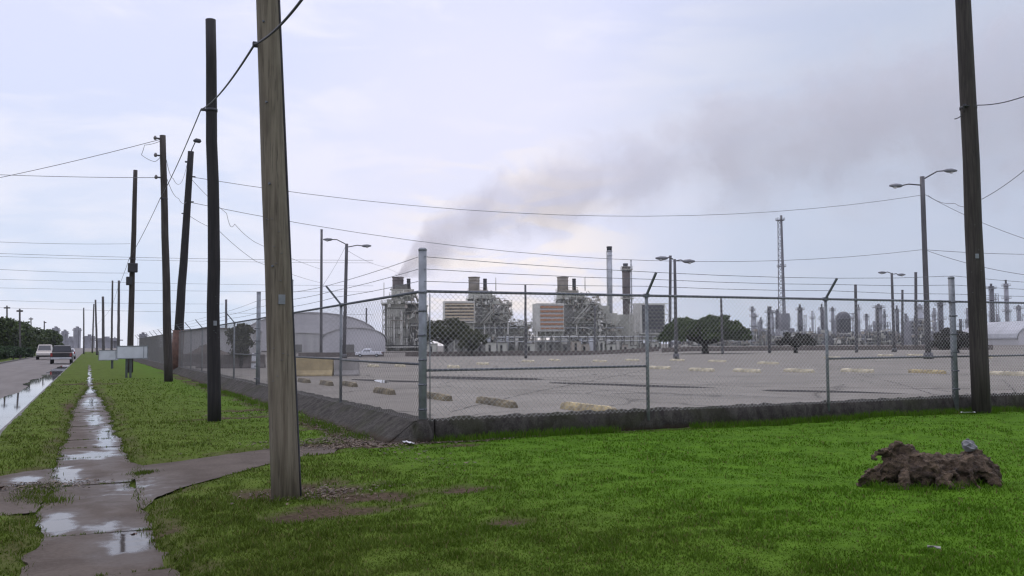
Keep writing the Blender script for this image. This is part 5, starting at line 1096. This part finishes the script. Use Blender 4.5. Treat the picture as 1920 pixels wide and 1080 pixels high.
gnarl('root_mass', [((-.26, .02, .34), .20, (1.15, .95, .85)), ((-.10, .04, .28), .20, (1.1, 1, .8)), ((.12, .03, .22), .20, (1.3, .9, .8)), ((.36, 0, .22), .20, (1.0, .9, .9)), ((.54, .0, .27), .20, (.95, .95, .95)), ((.66, -.02, .16), .15, (.8, .9, 1.1)), ((-.58, -.02, .14), .13, (1.1, .9, .85)), ((.25, -.14, .10), .14, (1.6, .8, .7)), ((-.4, .0, .2), .15, (1.2, .9, 1)), ((-.10, -.16, .19), .17, (1.3, .8, .95)), ((.42, -.12, .24), .18, (1.2, .8, .9)), ((.1, .06, .30), .16, (1.6, .9, .7))],
      [([(-.3, 0, .36), (-.50, -.05, .26), (-.66, -.08, .14), (-.80, -.08, .02)], .09, .04), ([(-.28, -.1, .36), (-.36, -.25, .2), (-.40, -.36, .0)], .08, .045), ([(-.12, -.1, .36), (-.02, -.28, .22), (.08, -.38, .10), (.22, -.40, .03)], .085, .055), ([(.5, -.1, .3), (.60, -.26, .16), (.64, -.36, 0)], .10, .06),
       ([(.3, -.15, .24), (.12, -.3, .22), (-.04, -.36, .14), (-.10, -.38, 0)], .06, .04), ([(.6, .05, .3), (.76, 0, .22), (.80, -.05, .0)], .09, .06), ([(-.5, .0, .2), (-.64, -.1, .24), (-.82, -.12, .10)], .045, .025), ([(.42, -.18, .30), (.34, -.30, .18), (.40, -.36, .04)], .06, .04), ([(-.2, .0, .46), (-.34, -.06, .50), (-.44, -.1, .40)], .05, .03)], M['stump'], .018)
gnarl('broken_stub', [((-.42, .0, .40), .10, (1.3, .9, .8))], [([(-.35, 0, .38), (-.52, .0, .42), (-.58, 0, .30)], .07, .045)], M['stump'], .018)
random.seed(9); mb = MB()
blob(mb, (.47, -.02, .47), .075, 2, (1.1, .8, .75)); mb.v = [tuple(c_+random.uniform(-.014, .014) for c_ in v) for v in mb.v]; mb.sm = [False]*len(mb.sm)
o = mb.build('stone', mat('pale_grey_stone', (.15, .15, .155), .85, 0, .25, 12, None, .3), None); o.location = sb; o.rotation_euler = (0, 0, -YAW); tag(o, 'pale grey lump of rubble lying on top of the stump', 'stone')
mb = MB(); mb.rings([(0, 0, 0), (0, 0, .05), (0, 0, .06)], [.022, .022, .01], 8); o = mb.build('bottle_cap', M['cable'], None, sb+Vector((RH[0]*.47, RH[1]*.47, .49))); tag(o, 'tiny dark plastic cap on the pale rubble over the stump', 'bottle cap')
# litter
def scrap(name, px, py, w, h, m, label, cat, z=None, lift=.02):
    p = G(px, py); p.z = (gz(p.x, p.y) if z is None else z)+lift; mb = MB(); n = 4; vs = [(w*(i/n-.5), h*(j/n-.5), random.uniform(0, .35)*min(w, h)) for j in range(n+1) for i in range(n+1)]; lo_ = [(x, y, z_-.006) for x, y, z_ in vs]; fs = [(j*(n+1)+i, j*(n+1)+i+1, (j+1)*(n+1)+i+1, (j+1)*(n+1)+i) for j in range(n) for i in range(n)]; mb.add(vs+lo_, fs+[tuple(k_+len(vs) for k_ in reversed(f)) for f in fs]); o = mb.build(name, m, None, p); o.rotation_euler = (0, 0, random.uniform(0, 3)); tag(o, label, cat)
scrap('paper_scrap', 766, 838, .34, .08, M['paper'], 'strip of white litter at the foot of the corner post', 'litter', lift=.03)
scrap('plastic_scrap', 846, 826, .16, .12, M['white'], 'crumpled white scrap lying against the dark kerb right of the corner post', 'litter', lift=.06)
scrap('leaf_scrap', 1752, 1047, .09, .035, M['barrier_grey'], 'pale dry leaf on the lawn below the stump', 'litter', lift=.05)
scrap('paper_scrap', 1815, 781, .3, .07, M['paper'], 'thin pale scrap on the grass at the foot of the dark pole', 'litter', lift=.04)
scrap('leaf_scrap', 250, 1000, .05, .04, M['rust'], 'small brown leaf on the damp sidewalk slab', 'litter', lift=.02)
# dead leaves and twigs at the soil beside the fence corner: uncountable
V, F = [], []; n_ = 0
for (cx, cy), (rx, ry), k_ in ((G(690, 832)[:2], (1.1, .8), 1500), (G(600, 835)[:2], (.9, .6), 700), (G(860, 832)[:2], (1.2, .25), 600), (G(600, 930)[:2], (.7, .5), 380), (G(30, 915)[:2], (.9, .35), 500), (G(470, 780)[:2], (1.3, .8), 260), ((CX-.72, 17.0), (.45, 5.0), 1600), ((CX-.7, 25.0), (.4, 7.0), 900), ((CX+3, CY-.10), (5.0, .10), 700), ((CX+9, CY-.10), (6.0, .10), 500)):
    x = cx+rr.normal(size=k_)*rx*.5; y = cy+rr.normal(size=k_)*ry*.5; ok = (x < CX+.0) | (y < CY-.14); x, y = x[ok], y[ok]; z = np.maximum(gsample(GZ, x, y), -.0)+.012
    a = rr.random(len(x))*6.28; l_ = .010+.028*rr.random(len(x)); w_ = l_*(.15+.5*rr.random(len(x))); ca, sa = np.cos(a), np.sin(a); hz = rr.random((len(x), 4))*.02
    q = np.stack([np.stack([x-ca*l_, y-sa*l_, z+hz[:, 0]], -1), np.stack([x+sa*w_, y-ca*w_, z+hz[:, 1]], -1), np.stack([x+ca*l_, y+sa*l_, z+hz[:, 2]], -1), np.stack([x-sa*w_, y+ca*w_, z+hz[:, 3]], -1)], 1)
    V.append(q.reshape(-1, 3)); F.append(np.arange(4*len(x)).reshape(-1, 4)+n_); n_ += 4*len(x)
o = npmesh('leaf_litter', np.concatenate(V), np.concatenate(F), None, M['dirtleaf'] if 'dirtleaf' in M else leafmat('dead_leaf', (.035, .023, .015), (.115, .080, .052), .1)); o['kind'] = 'stuff'; o['label'] = 'dead leaves and twigs on the bare soil by the fence corner'; o['category'] = 'leaf litter'

# ------------------------------------------------------------------ grass
n_ = 420000; rr = np.random.default_rng(77)
r0_, r1_ = 4.2, 48.0; u_ = rr.random(n_); rad = 1/(1/r0_-(1/r0_-1/r1_)*u_**1.0); rad = rad*1.0
half = math.atan(960/FPX)+.22; th = YAW+(rr.random(n_)*2-1)*half; x = rad*np.sin(th); y = rad*np.cos(th)
x2, y2 = x, y; keep = (x > KERB+.13) & ((x < CX-.35) | (y < CY-.12)) & (y > 1.5)
keep &= ~((x > CX-.75) & (x < CX) & (y > CY-.2) & (rr.random(n_) > .12))
pm = ((x > WALK_L(y)+.03*rr.normal(size=n_)) & (x < WALK_R(y)+.03*rr.normal(size=n_))) | inpoly(x, y, side_path) | inpoly(x+.05*rr.normal(size=n_), y+.04*rr.normal(size=n_), apron); keep &= ~pm
so_ = gsample(SOIL, x, y); keep &= rr.random(n_) > so_*.93
tuft = vnoise(x, y, 5.0, 31)*.6+vnoise(x, y, 1.2, 32)*.4; keep &= rr.random(n_) < .35+1.2*tuft
x, y, rad, tuft = x[keep], y[keep], rad[keep], tuft[keep]; n_ = len(x); z = gsample(GZ, x, y)-.006
lushx = np.clip((x-1)/5, 0, 1); hgt = (.011+.048*tuft**1.6*(.5+rr.random(n_)))*(1-.25*lushx)*(1+.02*rad); wid = (.0016+.00034*rad)*(0.8+.5*rr.random(n_)); az = rr.random(n_)*6.283; be = az+rr.normal(size=n_)*.7; ln_ = hgt*(.3+.8*rr.random(n_))
wx, wy = np.cos(az)*wid, np.sin(az)*wid; bx, by = -np.sin(be)*ln_, np.cos(be)*ln_
P0 = np.stack([x-wx, y-wy, z], -1); P1 = np.stack([x+wx, y+wy, z], -1); P2 = np.stack([x+wx*.8+bx*.35, y+wy*.8+by*.35, z+hgt*.62], -1); P3 = np.stack([x-wx*.8+bx*.35, y-wy*.8+by*.35, z+hgt*.62], -1); P4 = np.stack([x+bx, y+by, z+hgt], -1)
V = np.stack([P0, P1, P2, P3, P4], 1).reshape(-1, 3); i5 = np.arange(n_)*5
o = npmesh('grass', V, np.stack([i5, i5+1, i5+2, i5+3], -1), np.stack([i5+3, i5+2, i5+4], -1), M['blade']); o['kind'] = 'stuff'; o['label'] = 'short green grass of the lawn and the street verge'; o['category'] = 'grass'
# weeds along the kerb foot, in the slab joints and round the pole and stump
def clumps(pts, k_, h_, spread, seed):
    rr = np.random.default_rng(seed); P = np.array([(p[0], p[1]) for p in pts]); c = P[rr.integers(0, len(P), k_)]+rr.normal(size=(k_, 2))*spread; x, y = c[:, 0], c[:, 1]; z = np.maximum(gsample(GZ, x, y), -.01)-.005; h = h_*(.4+.9*rr.random(k_)); az = rr.random(k_)*6.28; w = .0045; b = h*(.2+.7*rr.random(k_)); be = rr.random(k_)*6.28
    wx, wy, bx, by = np.cos(az)*w, np.sin(az)*w, np.cos(be)*b, np.sin(be)*b
    return np.stack([np.stack([x-wx, y-wy, z], -1), np.stack([x+wx, y+wy, z], -1), np.stack([x+wx*.7+bx*.4, y+wy*.7+by*.4, z+h*.65], -1), np.stack([x-wx*.7+bx*.4, y-wy*.7+by*.4, z+h*.65], -1), np.stack([x+bx, y+by, z+h], -1)], 1).reshape(-1, 3)
kf = [(CX+.25+.2*i, CY-.2+random.uniform(-.05, .02)) for i in range(95) if vnoise(np.array([i*.2]), np.array([3.]), .8, 41)[0] > .42]
jt = [(WALK_L(np.array([yy]))[0]+.02+.93*random.random(), yy) for yy in cuts if 5 < yy < 30 for _ in range(14)]
st_ = [(sb.x+.8*math.cos(a)*.9, sb.y+.4*math.sin(a)) for a in np.linspace(0, 6.28, 40)]; pb_ = POLE['near'][1]; pl_ = [(pb_.x+.3*math.cos(a), pb_.y+.3*math.sin(a)) for a in np.linspace(0, 6.28, 14)]; pr_ = POLE['right'][1]; pl_ += [(pr_.x+.3*math.cos(a), pr_.y+.25*math.sin(a)) for a in np.linspace(0, 6.28, 30)]
V = np.concatenate([clumps(kf, 7500, .13, .08, 1), clumps([(CX-.78+random.uniform(-.12, .1), CY+.8+.16*i) for i in range(150)], 5200, .10, .09, 11), clumps(jt, 2600, .030, .016, 2), clumps([(WALK_L(np.array([q_]))[0]-.01, q_) for q_ in np.arange(5.5, 40, .06)]+[(WALK_R(np.array([q_]))[0]+.01, q_) for q_ in np.arange(5.5, 40, .06)], 5200, .045, .035, 8), clumps(st_, 900, .09, .08, 3), clumps(pl_, 500, .07, .06, 4), clumps([G(268, 888), G(262, 890), G(275, 886)], 500, .05, .07, 5), clumps([G(70, 915), G(66, 925), G(95, 940), G(60, 935)], 1500, .05, .12, 6)])
i5 = np.arange(len(V)//5)*5; o = npmesh('weeds', V, np.stack([i5, i5+1, i5+2, i5+3], -1), np.stack([i5+3, i5+2, i5+4], -1), M['blade']); o['kind'] = 'stuff'; o['label'] = 'longer grass and weeds along the kerb, slab joints and stump'; o['category'] = 'weeds'

# ------------------------------------------------------------------ smoke drifting off the broad stack
SD = 332.0
path = [(746, 519, 8), (757, 506, 19), (772, 488, 40), (800, 462, 62), (848, 436, 76), (920, 410, 86), (1020, 382, 98), (1150, 335, 116), (1300, 288, 136), (1480, 250, 165), (1700, 216, 200), (1920, 195, 240), (2250, 165, 295)]
org = D(746, 519, SD); sp = SD/FPX; rootm = Matrix.Rotation(-YAW, 4, 'Z')
loc = [((px-746)*sp, (519-py)*sp, r*sp) for px, py, r in path]
mb = MB(); mb.rings([(x_, 0, z_) for x_, z_, r in loc], [r*1.25 for x_, z_, r in loc], 20, True, True)
m = bpy.data.materials.new('smoke'); m.use_nodes = True; nt = m.node_tree; nt.nodes.clear(); M['smoke'] = m
mo = N('ShaderNodeOutputMaterial'); vol = N('ShaderNodeVolumePrincipled'); L(vol.outputs[0], mo.inputs['Volume']); vol.inputs['Color'].default_value = (.93, .875, .875, 1); vol.inputs['Anisotropy'].default_value = .25
tco = N('ShaderNodeTexCoord').outputs['Object']; sep = N('ShaderNodeSeparateXYZ'); L(tco, sep.inputs[0]); XL = loc[-1][0]
tx = mathn('DIVIDE', sep.outputs[0], XL, clamp=True)
def lookup(vals, vmax):
    r_ = N('ShaderNodeValToRGB'); cr = r_.color_ramp; L(tx, r_.inputs[0])
    while len(cr.elements) > 1: cr.elements.remove(cr.elements[0])
    cr.elements[0].position = vals[0][0]; cr.elements[0].color = (vals[0][1]/vmax,)*3+(1,)
    for p_, v_ in vals[1:]: e = cr.elements.new(min(1, p_)); e.color = (v_/vmax,)*3+(1,)
    return mathn('MULTIPLY', r_.outputs[0], vmax)
zc = lookup([(x_/XL, z_) for x_, z_, r in loc], loc[-1][1]); rc = lookup([(x_/XL, r) for x_, z_, r in loc], loc[-1][2])
dn = lookup([(0, .24), (.012, .11), (.03, .046), (.08, .024), (.2, .0165), (.4, .0118), (.65, .0086), (.85, .0066), (1, .0050)], .30)
wn = N('ShaderNodeTexNoise'); L(tco, wn.inputs[0]); wn.inputs['Scale'].default_value = .035; wn.inputs['Detail'].default_value = 2
dz = mathn('DIVIDE', mathn('SUBTRACT', sep.outputs[2], zc), rc); dy = mathn('DIVIDE', sep.outputs[1], rc)
dist = mathn('SQRT', mathn('ADD', mathn('MULTIPLY', dz, dz), mathn('MULTIPLY', dy, dy)))
n1 = noise(tco, .045, 6, .6, .6); n2 = noise(tco, .16, 4, .6, .5)
edge = mathn('ADD', dist, mathn('MULTIPLY', mathn('SUBTRACT', mathn('ADD', mathn('MULTIPLY', n1, .65), mathn('MULTIPLY', n2, .35)), .5), 3.4))
fall = maprange(edge, .30, .95, 1.0, 0.0); inside = maprange(dist, .95, 1.18, 1.0, 0.0)
L(mathn('MULTIPLY', mathn('MULTIPLY', mathn('MULTIPLY', fall, inside), dn), 1.5), vol.inputs['Density'])
o = mb.build('smoke_plume', m); o.location = org; o.rotation_euler = (0, 0, -YAW); tag(o, 'brownish grey smoke drifting up to the right from the leftmost plant stack', 'smoke', None, 'stuff')

# ------------------------------------------------------------------ the air
HD = 0.00013
mb = MB(); mb.box((200, 500, 149), (3300, 2300, 302)); m = bpy.data.materials.new('haze_air'); m.use_nodes = True; nt = m.node_tree; nt.nodes.clear()
mo = N('ShaderNodeOutputMaterial'); vol = N('ShaderNodeVolumePrincipled'); L(vol.outputs[0], mo.inputs['Volume']); vol.inputs['Color'].default_value = (.86, .88, .93, 1); vol.inputs['Density'].default_value = HD; vol.inputs['Anisotropy'].default_value = .3
tag(mb.build('haze', m), 'thin pale haze over the whole place', 'haze', None, 'stuff')
